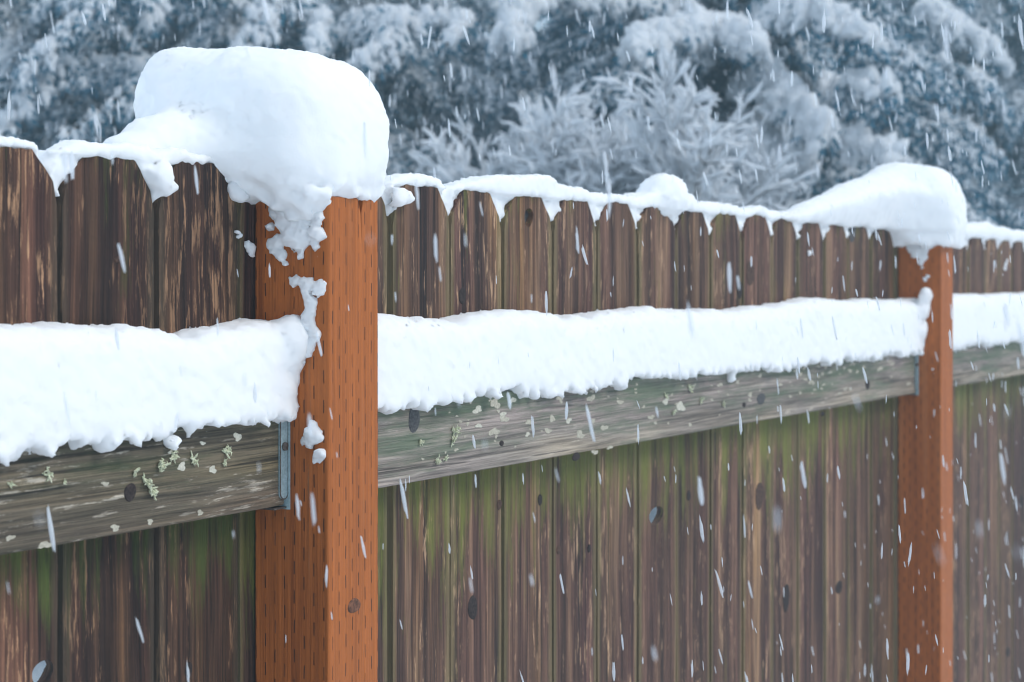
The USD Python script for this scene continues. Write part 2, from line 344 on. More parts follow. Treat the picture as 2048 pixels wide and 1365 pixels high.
def plain(name, a, b, scale=200.0, rough_=0.7, metal=0.0, stretch=(1, 1, 1), bump=0.3, dist=0.001):
    return M(name, {"g": ("geometry", {}), "m": ("mapping", {"scale": stretch}), "n": ("noise_texture", {"scale": scale, "detail": 4.0, "roughness": 0.65}),
                    "r": ("rgb_ramp", {"ramp": [(0.35, a), (0.65, b)]}), "b": ("bump", {"strength": bump, "distance": dist}),
                    "p": ("principled_bsdf", {"roughness": rough_, "metallic": metal, "specular_ior_level": 0.3})},
             [("g.position", "m.vector"), ("m.vector", "n.vector"), ("n.fac", "r.fac"), ("r.color", "p.base_color"), ("n.fac", "b.height"), ("b.normal", "p.normal")], surface="p.BSDF")

KNOT = plain("knot_dark", (0.014, 0.010, 0.010), (0.055, 0.038, 0.034), 300, 0.8)
KNOT_BROWN = plain("knot_brown", (0.028, 0.014, 0.010), (0.12, 0.066, 0.045), 300, 0.7)
POST_KNOT = plain("post_knot", (0.07, 0.030, 0.016), (0.24, 0.10, 0.055), 260, 0.7)
KNOT_GREY = plain("knot_grey", (0.045, 0.045, 0.048), (0.12, 0.115, 0.115), 300, 0.8)
ZINC = plain("zinc", (0.30, 0.42, 0.45), (0.45, 0.58, 0.62), 420, 0.5, 0.2)
RUST = plain("rusty_zinc", (0.07, 0.045, 0.03), (0.17, 0.15, 0.14), 260, 0.65, 0.2)
LICHEN = plain("lichen_tuft", (0.50, 0.53, 0.34), (0.74, 0.75, 0.58), 300, 0.9)
CRUST = plain("lichen_crust", (0.36, 0.33, 0.26), (0.54, 0.50, 0.41), 350, 0.9)
CRUST_RIM = plain("lichen_rim", (0.46, 0.44, 0.36), (0.64, 0.61, 0.52), 350, 0.9)
BARK = plain("bark", (0.020, 0.016, 0.014), (0.055, 0.045, 0.040), 30, 0.9, stretch=(1, 1, 0.3), bump=0.6, dist=0.01)
TWIG = plain("twig", (0.045, 0.035, 0.032), (0.10, 0.08, 0.075), 90, 0.85)
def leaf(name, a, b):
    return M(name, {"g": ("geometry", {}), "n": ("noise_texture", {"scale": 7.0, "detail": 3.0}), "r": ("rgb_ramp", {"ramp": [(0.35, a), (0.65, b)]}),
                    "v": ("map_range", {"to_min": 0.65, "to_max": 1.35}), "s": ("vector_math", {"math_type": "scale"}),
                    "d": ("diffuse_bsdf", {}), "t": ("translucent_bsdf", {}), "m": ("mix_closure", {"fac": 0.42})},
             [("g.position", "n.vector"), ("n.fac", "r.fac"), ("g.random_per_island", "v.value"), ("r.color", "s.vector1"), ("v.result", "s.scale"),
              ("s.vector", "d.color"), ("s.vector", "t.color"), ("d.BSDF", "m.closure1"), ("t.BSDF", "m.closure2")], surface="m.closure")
NEEDLE = leaf("frosted_needles_haze_tint", (0.035, 0.205, 0.320), (0.150, 0.390, 0.560))  # frosted needles, with the blue brightness of hazy air put into their colour

# ------------------------------------------------------------------ ground and haze
g = np.stack(np.meshgrid(np.r_[-120:-6:12j, -4:24:57j, 30:160:12j], np.r_[-120:-6:12j, -4:24:57j, 30:160:12j], indexing="ij"), -1).reshape(-1, 2)
gz = 0.10 * (meshkit.fbm(np.c_[g * 0.5, np.zeros(len(g))], 3, 3) - 0.5)
n_ = int(math.sqrt(len(g))); i, j = np.meshgrid(np.arange(n_ - 1), np.arange(n_ - 1), indexing="ij"); a = (i * n_ + j).ravel()
part(None, "snowy_ground", (np.c_[g, gz], np.vstack([np.c_[a, a + n_, a + n_ + 1], np.c_[a, a + n_ + 1, a + 1]])), SNOW_GROUND, True, kind="structure", label="snow covered ground")
hz = trimesh.creation.box(bounds=[(-125, -125, -1.3), (165, 165, 9.5)])
part(None, "haze", hz, M("haze", {"v": ("principled_volume", {"color": (0.58, 0.86, 1.0), "density": 0.020, "anisotropy": 0.0})}, [], volume="v.volume"),
     kind="stuff", label="pale blue haze of falling snow in the air")

# ------------------------------------------------------------------ the fence
fence = thing("fence", "weathered wooden plank fence with orange stained posts and snow covered rail", "fence")
THICK = 0.0145
POSTS = [X(508) - 2.17, X(508), X(1795), X(1795) + 2.17]
edges_px = [(113, 126), (308, 317), (473, 481.5)]
cut = [X(a) for a, b in edges_px], [X(b) for a, b in edges_px]
spans = [(X(126), X(308)), (X(317), X(473))]
x = X(113)
left = []
for w_ in (0.139, 0.141, 0.138, 0.14, 0.139, 0.141, 0.14, 0.138, 0.14, 0.139, 0.14):
    left.append((x - w_, x)); x -= w_ + 0.006
spans = left[::-1] + spans
s3 = X(481.5); spans.append((s3, s3 + 0.137))
spans.append((s3 + 0.1425, X(773.5)))
marks = [781.5, 900.5, 1006.5, 1106, 1194.5, 1276, 1353.3, 1422, 1485, 1543.5, 1596, 1649.5, 1697, 1742]
for a_, b_ in zip(marks, marks[1:] + [1788]):
    spans.append((X(a_) + 0.0033, X(b_) - 0.0033))
x = X(1792) + 0.004
while x < X(1936) - 0.1:
    w_ = min(0.14, X(1936) - x); spans.append((x, x + w_ - 0.004)); x += w_
for a_, b_ in zip([1937, 1970, 1998, 2024], [1970, 1998, 2024, 2050]):
    spans.append((X(a_) + 0.003, X(b_) - 0.003))
x = spans[-1][1] + 0.006
while x < 6.6:
    w_ = 0.137 + 0.004 * rng.random(); spans.append((x, x + w_)); x += w_ + 0.005
spans = [s for s in spans if s[1] - s[0] > 0.015]

KNOTS = [  # pixel, half width and half height in pixels, kind
    (1058, 435, 9, 19, "hole"), (926, 592, 6.5, 18, "dark"), (1499, 547, 12, 32, "ring"), (1479.5, 580, 5, 19, "dark"), (1312, 1031, 13, 17, "hole"),
    (1518, 992, 8.5, 27, "brown"), (1573, 1196, 7, 28, "dark"), (1080, 1000, 4.5, 11, "dark"), (947, 1216, 13, 34, "ring"), (1678, 1175, 6, 14, "dark"), (84, 1346, 20, 24, "hole"),
    (2042, 1003, 4, 15, "dark"), (2016, 1305, 3.5, 10, "dark"), (1706, 458, 7, 26, "grey"), (1117, 1100, 4, 9, "brown"), (1379, 992, 4, 10, "dark"), (1398, 1350, 7, 10, "brown"),
    (240, 520, 11, 7, "brown"), (1000, 1010, 5, 10, "brown"), (375, 1340, 7, 16, "dark"), (1178, 1097, 3.5, 8, "dark")]

def ellipse(cx, cz, rx, rz, n=28, jit=0.06):
    t = np.arange(n) / n * 2 * math.pi
    k = 1 + jit * np.sin(2 * t + cx * 50) + jit * 0.7 * np.sin(3 * t + cz * 70)
    return np.c_[cx + rx * k * np.cos(t), cz + rz * k * np.sin(t)]

def xz_slab(poly, y0, y1, grow=1.0):
    """A polygon in x, z as a solid from y0 to y1 (y0 < y1); grow scales the far face about its centre."""
    poly = np.asarray(poly); c = poly.mean(0)
    m = manifold3d.CrossSection([poly - c]).extrude(y1 - y0, scale_top=(grow, grow))
    return m.transform(np.array([[1, 0, 0, c[0]], [0, 0, 1, y0], [0, 1, 0, c[1]]], float)) if False else m.warp_batch(lambda p: np.c_[p[:, 0] + c[0], p[:, 2] + y0, p[:, 1] + c[1]])

def flip_ok(m):
    mm = m.to_mesh(); v, f = np.array(mm.vert_properties[:, :3], float), np.array(mm.tri_verts)
    t = trimesh.Trimesh(v, f, process=False)
    return (v, f[:, ::-1] if t.volume < 0 else f)

def lens(cx, cz, rx, rz, y, h, n=24):
    """A low oval boss on a face looking to -y (or a shallow dish when h < 0)."""
    rings = [(1.0, 0.0), (0.9, 0.75), (0.55, 1.0)]
    v = [np.c_[e[:, 0], np.full(n, y - h * q), e[:, 1]] for k, q in rings for e in [ellipse(cx, cz, rx * k, rz * k, n)]] + [np.array([[cx, y - h * 0.9, cz]])]
    v = np.vstack(v); f = []
    for r_ in range(2):
        for k in range(n):
            a_, b_ = r_ * n + k, r_ * n + (k + 1) % n
            f += [[a_, b_, b_ + n], [a_, b_ + n, a_ + n]]
    for k in range(n): f.append([2 * n + k, 2 * n + (k + 1) % n, 3 * n])
    return v, np.array(f)

def top_of(i):
    r_ = np.random.default_rng(900 + i)
    return PLANK_TOP + 0.004 * (r_.random() - 0.5), 0.027 + 0.005 * r_.random(), 0.030 + 0.007 * r_.random()

profile = []                                          # the outline of the plank tops, for the snow on them
for i, (xa, xb) in enumerate(spans):
    r_ = np.random.default_rng(300 + i)
    top, ex, ez = top_of(i)
    ex = min(ex, (xb - xa) * 0.3)
    if xb - xa < 0.09: ex *= 0.7
    profile += [(xa - 0.002, top - ez - 0.012), (xa, top - ez), (xa + ex, top), (xb - ex, top), (xb, top - ez), (xb + 0.002, top - ez - 0.012)]
    zs = np.arange(0.06, top - ez, 0.03)
    wob = lambda z, k: 0.0012 * (meshkit.fbm(np.c_[z * 9, z * 0 + i * 3.1 + k, z * 0], 3, 5) - 0.5) * 2
    xt = np.linspace(xa + ex, xb - ex, max(6, int((xb - xa) / 0.0035)))
    jag = -0.0035 * np.abs(meshkit.fbm(np.c_[xt * 120, xt * 0, xt * 0 + i], 3, 6) - 0.45)
    t1 = np.linspace(0, 1, 7)[1:-1]
    poly = np.vstack([np.c_[xa + wob(zs, 0), zs], np.c_[xa + ex * t1, top - ez + ez * t1 + 0.0015 * (r_.random(5) - 0.5)], np.c_[xt, top + jag],
                      np.c_[xb - ex + ex * t1, top - ez * t1 + 0.0015 * (r_.random(5) - 0.5)], np.c_[xb + wob(zs, 5), zs][::-1]])
    off = 0.0032 * (r_.random() - 0.5)
    m = manifold3d.CrossSection([poly[::-1]]).extrude(THICK).warp_batch(lambda p: np.c_[p[:, 0], THICK - p[:, 2] + off, p[:, 1]])
    mine = [k for k in KNOTS if xa <= X(k[0]) < xb]
    for px, py, rx, rz, kind in mine:
        if kind != "hole": continue
        sx = abs(X(px + rx) - X(px - rx)) / 2; sz = rz * depth(X(px)) / F_PX
        e = ellipse(0, 0, sx, sz)
        hole = manifold3d.CrossSection([e]).extrude(THICK + 0.004, scale_top=(1.55, 1.35) if py > 900 else (0.8, 0.8))
        hole = hole.warp_batch(lambda p: np.c_[p[:, 0] + X(px), p[:, 2] - 0.002 + off, p[:, 1] + Z(px, py)])
        hm = hole.to_mesh(); hv, hf = np.array(hm.vert_properties[:, :3]), np.array(hm.tri_verts)
        if trimesh.Trimesh(hv, hf, process=False).volume < 0: hole = manifold3d.Manifold(manifold3d.Mesh(hv.astype(np.float32), hf[:, ::-1].astype(np.uint32)))
        pv = flip_ok(m); m = manifold3d.Manifold(manifold3d.Mesh(pv[0].astype(np.float32), pv[1].astype(np.uint32)))
        m = m - hole
    v, f = flip_ok(m)
    mat = PLANK_L if xb < X(520) else PLANK_R
    pl = part(fence, "plank", (v, f), mat, prim={"seed": np.full(len(v), i + 0.37), "across": (v[:, 0] - (xa + xb) / 2) / ((xb - xa) / 2)})
    for px, py, rx, rz, kind in mine:
        cx, cz = X(px), Z(px, py); sx = abs(X(px + rx) - X(px - rx)) / 2; sz = rz * depth(cx) / F_PX
        if kind == "hole":
            if py < 900:
                part(pl, "knot", lens(cx, cz, sx * 0.97, sz * 0.97, 0.007, -0.002), KNOT_GREY)
            continue
        if kind == "ring":
            part(pl, "knot", lens(cx, cz, sx * 0.7, sz * 0.75, off, 0.0012), KNOT_BROWN if px > 1000 else KNOT)
        else:
            part(pl, "knot", lens(cx, cz, sx, sz, off, 0.0012), {"dark": KNOT, "brown": KNOT_BROWN, "grey": KNOT_GREY}[kind])
profile = np.array(sorted(profile))

def bar(lo, hi, r, split=(40, 3, 3), wob=0.0006, seed=0, notch=None):
    """A sawn timber with eased edges, slightly uneven."""
    lo, hi = np.asarray(lo, float), np.asarray(hi, float)
    c8 = [np.array([x_, y_, z_]) for x_ in (lo[0] + r, hi[0] - r) for y_ in (lo[1] + r, hi[1] - r) for z_ in (lo[2] + r, hi[2] - r)]
    s = manifold3d.Manifold.sphere(r, 12)
    m = manifold3d.Manifold.batch_hull([s.translate(c) for c in c8])
    if notch is not None: m = m - notch
    m = m.refine_to_length(0.02)
    mm = m.to_mesh(); v, f = np.array(mm.vert_properties[:, :3], float), np.array(mm.tri_verts)
    v = v + wob * np.stack([meshkit.fbm(v * np.array([14, 14, 14]), 2, seed + k) - 0.5 for k in range(3)], 1) * 2
    return v, f

PW = 0.089
for k, xp in enumerate(POSTS):
    zt = CAM_Z + (0.0885 if k != 2 else 0.095)
    notch = None
    if k == 1:                                       # a check splits the top of the near post
        nx = X(722, -PW) if X(722, -PW) < xp + PW else xp + 0.055
        notch = manifold3d.CrossSection([np.array([(nx - 0.006, zt + 0.002), (nx - 0.0005, zt - 0.016), (nx + 0.0008, zt - 0.045), (nx + 0.001, zt - 0.015), (nx + 0.005, zt + 0.002)])]).extrude(0.05)
        notch = notch.warp_batch(lambda p: np.c_[p[:, 0], p[:, 2] - PW - 0.01, p[:, 1]])
        nv = flip_ok(notch); notch = manifold3d.Manifold(manifold3d.Mesh(nv[0].astype(np.float32), nv[1].astype(np.uint32)))
    post = part(fence, "post", bar((xp, -PW, -0.3), (xp + PW, -0.0006, zt), 0.0025, wob=0.0003, seed=40 + k, notch=notch), POST, 40)
    if k == 1:
        kx, kz, dd = X(708, -PW), Z(708, 1212, -PW), depth(xp, -PW)
        part(post, "knot", lens(kx, kz, 0.011, 0.0075, -PW, 0.0012), POST_KNOT)

RAILT, RW = 0.038, 0.089
rails = []
for k, (xa, xb) in enumerate([(POSTS[0] + PW, POSTS[1]), (POSTS[1] + PW, POSTS[2]), (POSTS[2] + PW, POSTS[3]), (POSTS[3] + PW, 6.6)]):
    v, f = bar((xa + 0.002, -RAILT - 0.001, RAIL_BOT), (xb - 0.002, -0.001, RAIL_TOP), 0.003, seed=60 + k, wob=0.0003)
    v, f, _ = meshkit.arrays((v, f)); rails.append(part(fence, "rail", (v, f), RAIL_L if k == 0 else RAIL_R, prim={"seed": np.full(len(v), [0.3, 0.9, 5.5, 2.2][k]), "across": np.zeros(len(v))}))
    bar2 = bar((xa + 0.002, -RAILT - 0.001, 0.30), (xb - 0.002, -0.001, 0.389), 0.003, seed=70 + k)
    part(fence, "rail", bar2, RAIL_L if k == 0 else RAIL_R, prim={"seed": np.full(len(bar2[0]), k + 7.1), "across": np.zeros(len(bar2[0]))})
for px, py, rx, rz, mat in [(828, 838, 12, 27, KNOT_GREY), (1152, 914, 8, 8, KNOT), (1003, 887, 4, 6, KNOT), (1522, 798, 8, 12, KNOT_GREY), (1735, 770, 4.5, 9, KNOT), (1488, 810, 3.5, 5, KNOT), (1645, 828, 3.5, 5, KNOT)]:
    y = -RAILT - 0.001; cx = X(px, y); part(rails[1], "knot", lens(cx, Z(px, py, y), abs(X(px + rx, y) - X(px - rx, y)) / 2, rz * depth(cx, y) / F_PX, y, 0.0010), mat)
y = -RAILT - 0.001
part(rails[0], "knot", lens(X(260, y), Z(260, 985, y), 0.008, 0.008, y, 0.0012), KNOT)

# rail hangers: a zinc strap on the face of the rail beside the post, with its seat under the rail
def hanger(xp, name="rail_hanger"):
    y0 = -RAILT - 0.0012
    w_, t_ = 0.016, 0.0022
    pts = ellipse(0, 0, 0.0062, 0.0062, 20, 0)
    c0, c1 = RAIL_BOT + 0.013, RAIL_TOP - 0.004
    hull = manifold3d.CrossSection([pts + [0, c0]]) + manifold3d.CrossSection([pts + [0, c1]])
    flange = hull.hull().extrude(t_).warp_batch(lambda p: np.c_[p[:, 0] + xp - 0.0072, y0 - t_ + p[:, 2], p[:, 1]])
    h_ = part(fence, name, flip_ok(flange), ZINC)
    rim = []
    for k in range(40):
        pass
    ed = hull.hull().to_polygons()[0]; ed = np.vstack([ed, ed[:1]])
    part(h_, "rim", tube(np.c_[ed[:, 0] + xp - 0.0072, np.full(len(ed), y0 - t_), ed[:, 1]], 0.0007, 6), RUST, True)
    seat = trimesh.creation.box(bounds=[(xp - 0.022, y0 - 0.001, RAIL_BOT - 0.0028), (xp - 0.0015, -0.004, RAIL_BOT - 0.0012)])
    part(h_, "seat", seat, RUST)
    side = trimesh.creation.box(bounds=[(xp - 0.0012, y0 - 0.0045, RAIL_BOT - 0.004), (xp - 0.0002, -0.004, RAIL_TOP - 0.002)])
    part(h_, "post_plate", side, ZINC)
    sc = trimesh.creation.cylinder(0.0042, 0.002, sections=14); sc.apply_transform(trimesh.transformations.rotation_matrix(math.pi / 2, (1, 0, 0))); sc.apply_translation((xp - 0.0072, y0 - t_ - 0.0012, c0 + 0.045))
    part(h_, "screw", sc, RUST)
for xp in POSTS[1:]: hanger(xp)

# lichen on the rails
def tuft(px, py, size, seed):
    r_ = np.random.default_rng(seed); y = -RAILT - 0.0015; c = np.array([X(px, y), y, Z(px, py, y)]); out = []
    for b_ in range(9):
        a_ = r_.random() * 2 * math.pi; L = size * (0.5 + 0.6 * r_.random())
        d_ = np.array([math.cos(a_), -0.55 - 0.5 * r_.random(), math.sin(a_)])
        p = [c]; 
        for s_ in range(4):
            d_ = d_ + 0.45 * r_.standard_normal(3); d_[1] = min(d_[1], 0.02); d_ /= np.linalg.norm(d_); p.append(p[-1] + d_ * L / 4)
        out.append(tube(p, np.array([0.9, 1.2, 1.1, 0.8, 0.4]) * size * 0.10, 5))
        for s_ in (2, 3):
            e = r_.standard_normal(3); e[1] = -abs(e[1]); e /= np.linalg.norm(e)
            out.append(tube([p[s_], p[s_] + e * L * 0.2, p[s_] + (e + 0.4 * r_.standard_normal(3)) * L * 0.35], np.array([0.9, 0.8, 0.35]) * size * 0.09, 5))
    return cat(out)
for k, (px, py, s_) in enumerate([(318, 930, 0.012), (97, 950, 0.008), (292, 965, 0.012), (303, 985, 0.010), (345, 910, 0.009), (386, 918, 0.008), (450, 905, 0.008), (270, 942, 0.006), (447, 927, 0.006), (20, 970, 0.005), (128, 965, 0.004)]):
    part(rails[0], "lichen_tuft", tuft(px, py, s_, k), LICHEN, True)
for k, (px, py, s_) in enumerate([(908, 862, 0.010), (872, 922, 0.008), (890, 918, 0.007), (905, 880, 0.009), (1378, 780, 0.010), (1400, 800, 0.008), (1330, 790, 0.008), (840, 885, 0.006), (1345, 825, 0.007), (1445, 810, 0.007)]):
    part(rails[1], "lichen_tuft", tuft(px, py, s_, 50 + k), LICHEN, True)
crusts = [(0, px, py, s_) for px, py, s_ in [(475, 874, 9), (363, 934, 9), (425, 940, 8), (230, 1056, 8), (90, 1090, 10), (405, 887, 5), (345, 902, 8), (400, 1026, 6), (210, 968, 6), (300, 1044, 6), (20, 1076, 7)]]
crusts += [(1, px, py, s_) for px, py, s_ in [(955, 820, 9), (990, 808, 11), (1008, 838, 9), (1005, 830, 7), (988, 864, 10), (957, 852, 6), (1058, 845, 7), (1104, 838, 7), (1096, 862, 7), (1055, 869, 5), (1137, 842, 6), (1182, 797, 8), (1208, 856, 7), (1186, 842, 5), (1160, 870, 9), (1240, 805, 6), (1331, 803, 7), (1361, 814, 10), (1302, 835, 6), (1120, 797, 7), (1025, 801, 7), (1440, 770, 5), (1475, 765, 4), (1500, 790, 5), (1560, 770, 4), (1620, 765, 4), (1660, 745, 4), (1700, 742, 4), (1760, 738, 5), (1785, 728, 4), (1817, 768, 4), (935, 848, 4), (912, 900, 4), (1190, 905, 6), (1220, 895, 5), (1275, 880, 4), (1380, 850, 4), (1645, 748, 3.5), (1590, 742, 3.5), (1520, 752, 4)]]
r_ = np.random.default_rng(77)
for k in range(70):
    px = 800 + 1000 * r_.random() ** 0.8; top_ = 815 - (px - 757) * 0.104; bot_ = 975 - (px - 757) * 0.176
    crusts.append((1, px, top_ + 8 + (bot_ - top_) * 0.72 * r_.random() ** 1.4, 1.6 + 2.2 * r_.random()))
for which, px, py, s_ in crusts:
    cx, cz = X(px, y), Z(px, py, y); sc_ = depth(cx, y) / F_PX; q = max(1.0, 0.9 / (math.sin(ANG - math.atan((px - 1024) / F_PX)) * 1.6))
    n_k = 16; th = np.arange(n_k) / n_k * 2 * math.pi; s_ *= 1.35; kk = 1 + 0.25 * np.sin(2 * th + px) + 0.2 * np.sin(3 * th + py) + 0.12 * np.sin(5 * th + px * 0.3)
    e = np.c_[s_ * sc_ * 1.25 * q * kk * np.cos(th), s_ * sc_ * 0.62 * kk * np.sin(th)]
    vv = np.vstack([np.c_[cx + e[:, 0], np.full(n_k, y + 0.0008), cz + e[:, 1]], np.c_[cx + e[:, 0] * 0.93, np.full(n_k, y - 0.0004), cz + e[:, 1] * 0.93], [[cx, y - 0.0003, cz]]])
    ff = [[k, (k + 1) % n_k, n_k + (k + 1) % n_k] for k in range(n_k)] + [[k, n_k + (k + 1) % n_k, n_k + k] for k in range(n_k)] + [[n_k + k, n_k + (k + 1) % n_k, 2 * n_k] for k in range(n_k)]
    part(rails[which], "lichen_crust", (vv, np.array(ff)), CRUST_RIM if s_ > 6 and int(px) % 2 else CRUST)

# ------------------------------------------------------------------ snow lying on the fence
def lay(name, label, fun, lo, hi, h, category, group=None, seed=0, big=0.003, small=0.0012, crumble=None):
    v, f = surface_nets(lambda p: rough(fun(p), p, big, small, seed, crumble), lo, hi, h)
    v = relax(v, f)
    return soft(part(None, name, (v, f), SNOW, label=label, cat=category, group=group), v, f, 3)

def relax(v, f):
    e = np.vstack([f[:, [0, 1]], f[:, [1, 2]], f[:, [2, 0]]]); e = np.vstack([e, e[:, ::-1]])
    c = np.maximum(np.bincount(e[:, 0], minlength=len(v)), 1)
    return 0.45 * v + 0.55 * np.stack([np.bincount(e[:, 0], v[e[:, 1], k], len(v)) / c for k in range(3)], 1)

def soft(prim, v, f, times):
    """Shading normals of a rough snow surface, evened out as the light is inside snow."""
    fn = np.cross(v[f[:, 1]] - v[f[:, 0]], v[f[:, 2]] - v[f[:, 0]]); n = np.zeros_like(v)
    for k in range(3): np.add.at(n, f[:, k], fn)
    e = np.vstack([f[:, [0, 1]], f[:, [1, 2]], f[:, [2, 0]]])
    for _ in range(times):
        n /= np.maximum(np.linalg.norm(n, axis=1, keepdims=True), 1e-12)
        m = n.copy()
        for k in range(3):
            m[:, k] += np.bincount(e[:, 0], n[e[:, 1], k], len(v)) + np.bincount(e[:, 1], n[e[:, 0], k], len(v))
        n = m
    n /= np.maximum(np.linalg.norm(n, axis=1, keepdims=True), 1e-12)
    g_ = UsdGeom.Mesh(prim); g_.CreateNormalsAttr(Vt.Vec3fArray.FromNumpy(n.astype(np.float32))); g_.SetNormalsInterpolation("vertex")
    return prim

def prof(x_):
    return np.interp(x_, profile[:, 0], profile[:, 1])

def ridge(tops, wid=0.021, y0=0.008):
    """Snow on the plank tops; tops: (pixel column, pixel row) of its crest."""
    xs = np.array([X(a, y0) for a, b in tops]); zs = np.array([Z(a, b, y0) for a, b in tops])
    o = np.argsort(xs); xs, zs = xs[o], zs[o]
    def fun(p):
        t = np.interp(p[:, 0], xs, zs)
        d = smax(p[:, 2] - t, np.maximum(prof(p[:, 0]), PLANK_TOP - 0.040 + 0.018 * (meshkit.noise(np.c_[p[:, 0] * 8, p[:, 0] * 0, p[:, 0] * 0], 4) - 0.35)) - 0.002 - p[:, 2], 0.004)
        th = np.clip((t - PLANK_TOP) / 0.02, 0.3, 1.4)
        front = np.where(p[:, 2] < PLANK_TOP - 0.003, 0.0025, -0.001 - 0.005 * th)
        d = smax(d, np.maximum(front - p[:, 1], p[:, 1] - y0 - 0.012 - 0.7 * wid * th), 0.007)
        return smax(d, np.maximum(xs[0] - p[:, 0], p[:, 0] - xs[-1]), 0.01)
    return fun, xs[0], xs[-1]

PT = [CAM_Z + 0.0885, CAM_Z + 0.0885, CAM_Z + 0.095, CAM_Z + 0.09]
def cap1(p):
    xp = POSTS[1]; zt = PT[1]
    d = rbox(p, (xp + 0.032, 0.008, zt + 0.067), (0.081, 0.101, 0.069), 0.048)
    d = smin(d, rbox(p, (xp + 0.046, -0.040, zt + 0.044), (0.052, 0.059, 0.048), 0.020), 0.02)
    d = smin(d, ball(p, W(365, 158, 1.90), (0.038, 0.038, 0.030)), 0.022)
    d = smin(d, ball(p, W(425, 165, 1.87), (0.050, 0.050, 0.027)), 0.03)
    d = smin(d, ball(p, W(352, 235, 1.86), (0.034, 0.036, 0.045)), 0.045)
    d = smin(d, ball(p, W(680, 265, 1.87), (0.032, 0.038, 0.052)), 0.03)
    d = smin(d, ball(p, W(540, 200, 1.84), (0.075, 0.07, 0.046)), 0.03)
    d = smin(d, ball(p, W(480, 300, 1.84), (0.070, 0.05, 0.040)), 0.03)
    d = smin(d, ball(p, W(330, 285, 1.78), (0.045, 0.035, 0.028)), 0.035)
    d = smin(d, ball(p, W(275, 300, 1.74), (0.040, 0.024, 0.016)), 0.02)
    d = smin(d, ball(p, W(600, 395, 1.80), (0.020, 0.03, 0.022)), 0.02)
    return d
lay("snow_heap", "tall snow cap on the nearest orange post, flat topped and leaning left", cap1, (POSTS[1] - 0.20, -0.16, PT[1] - 0.03), (POSTS[1] + 0.20, 0.19, PT[1] + 0.20), 0.0023, "snow cap", seed=11, small=0.0009, crumble=PT[1] + 0.022)
def cap2(p):
    xp = POSTS[2]; zt = PT[2]
    d = rbox(p, (xp + 0.040, -0.020, zt + 0.066), (0.078, 0.096, 0.074), 0.060)
    tx = np.array([X(a, 0.01) for a in (1540, 1580, 1620, 1660, 1700, 1750, 1800, 1850)] + [xp + 0.14]); tz = np.array([Z(a, b, 0.01) for a, b in ((1540, 440), (1580, 424), (1620, 404), (1660, 386), (1700, 366), (1750, 348), (1800, 336), (1850, 332))] + [zt + 0.09])
    h = np.maximum(np.interp(p[:, 0], tx, tz) - PLANK_TOP + 0.02, 0.012); w = 0.028 + 0.55 * h
    e = np.sqrt(((p[:, 2] - PLANK_TOP + 0.02) / h) ** 2 + ((p[:, 1] - 0.008) / w) ** 2)
    d = smin(d, smax((e - 1) * np.minimum(h, w) * 0.8, np.maximum(tx[0] - p[:, 0], p[:, 0] - tx[-1]), 0.03), 0.045)
    left_ = p[:, 0] < xp - 0.004; ease = 0.14 * np.clip((p[:, 0] - xp + 0.10) / 0.12, 0, 1) ** 1.5
    d = smax(d, np.where(left_, np.maximum(prof(p[:, 0]), PLANK_TOP - 0.03) - 0.004, zt - 0.014) - p[:, 2], 0.006)
    return smax(d, np.where(p[:, 2] < PLANK_TOP - 0.003, 0.0025, -0.010 - 0.6 * np.maximum(p[:, 2] - PLANK_TOP, 0)) - ease - p[:, 1], 0.010)
lay("snow_heap", "rounded snow cap on the farther orange post with a long tail over the planks", cap2, (X(1540), -0.15, PT[2] - 0.035), (POSTS[2] + 0.19, 0.13, PT[2] + 0.20), 0.0034, "snow cap", seed=23, crumble=PT[2] + 0.012)

fun, a_, b_ = ridge([(-300, 270), (-120, 280), (0, 274), (20, 270), (45, 276), (66, 285), (76, 303)])
lay("snow_ridge", "thin snow on the plank tops at the left edge of the photo", fun, (a_ - 0.05, -0.045, CAM_Z + 0.06), (b_ + 0.02, 0.06, CAM_Z + 0.19), 0.0023, "snow", seed=31, big=0.003, small=0.0014, crumble=PLANK_TOP + 0.001)
fun, a_, b_ = ridge([(84, 330), (92, 305), (115, 298), (150, 283), (170, 286), (200, 292), (240, 290), (300, 300), (330, 300), (400, 310), (470, 330), (500, 345)], 0.024)
def fun2(p):
    d = fun(p)
    for px, py, rr in ((328, 362, 0.009), (333, 378, 0.007), (322, 345, 0.008), (480, 392, 0.006), (470, 375, 0.009)):
        yy = -0.006; d = smin(d, ball(p, (X(px, yy), yy, Z(px, py, yy)), (rr * 1.3, rr * 0.8, rr)), 0.008)
    return d
lay("snow_ridge", "snow over the dog-eared plank tops left of the nearest post, dripping into the notches", fun2, (a_ - 0.02, -0.045, CAM_Z + 0.03), (b_ + 0.02, 0.07, CAM_Z + 0.20), 0.0023, "snow", seed=37, big=0.003, small=0.0014, crumble=PLANK_TOP + 0.001)
mid = [(763, 372), (790, 352), (840, 348), (868, 357), (884, 380), (893, 376), (910, 366), (960, 358), (978, 352), (1030, 352), (1085, 351), (1105, 368), (1150, 376), (1175, 386), (1205, 386), (1262, 394), (1300, 384), (1338, 380), (1372, 388), (1392, 406), (1422, 404), (1455, 408), (1478, 420), (1510, 414), (1555, 426), (1575, 424), (1640, 425), (1690, 432), (1740, 445), (1780, 452)]
fun, a_, b_ = ridge(mid, 0.023)
def fun3(p):
    d = fun(p)
    return smin(smin(d, ball(p, (X(1338), 0.010, Z(1338, 393)), (0.047, 0.036, 0.034)), 0.01), ball(p, (X(790), -0.010, Z(793, 395, -0.01)), (0.02, 0.010, 0.011)), 0.01)
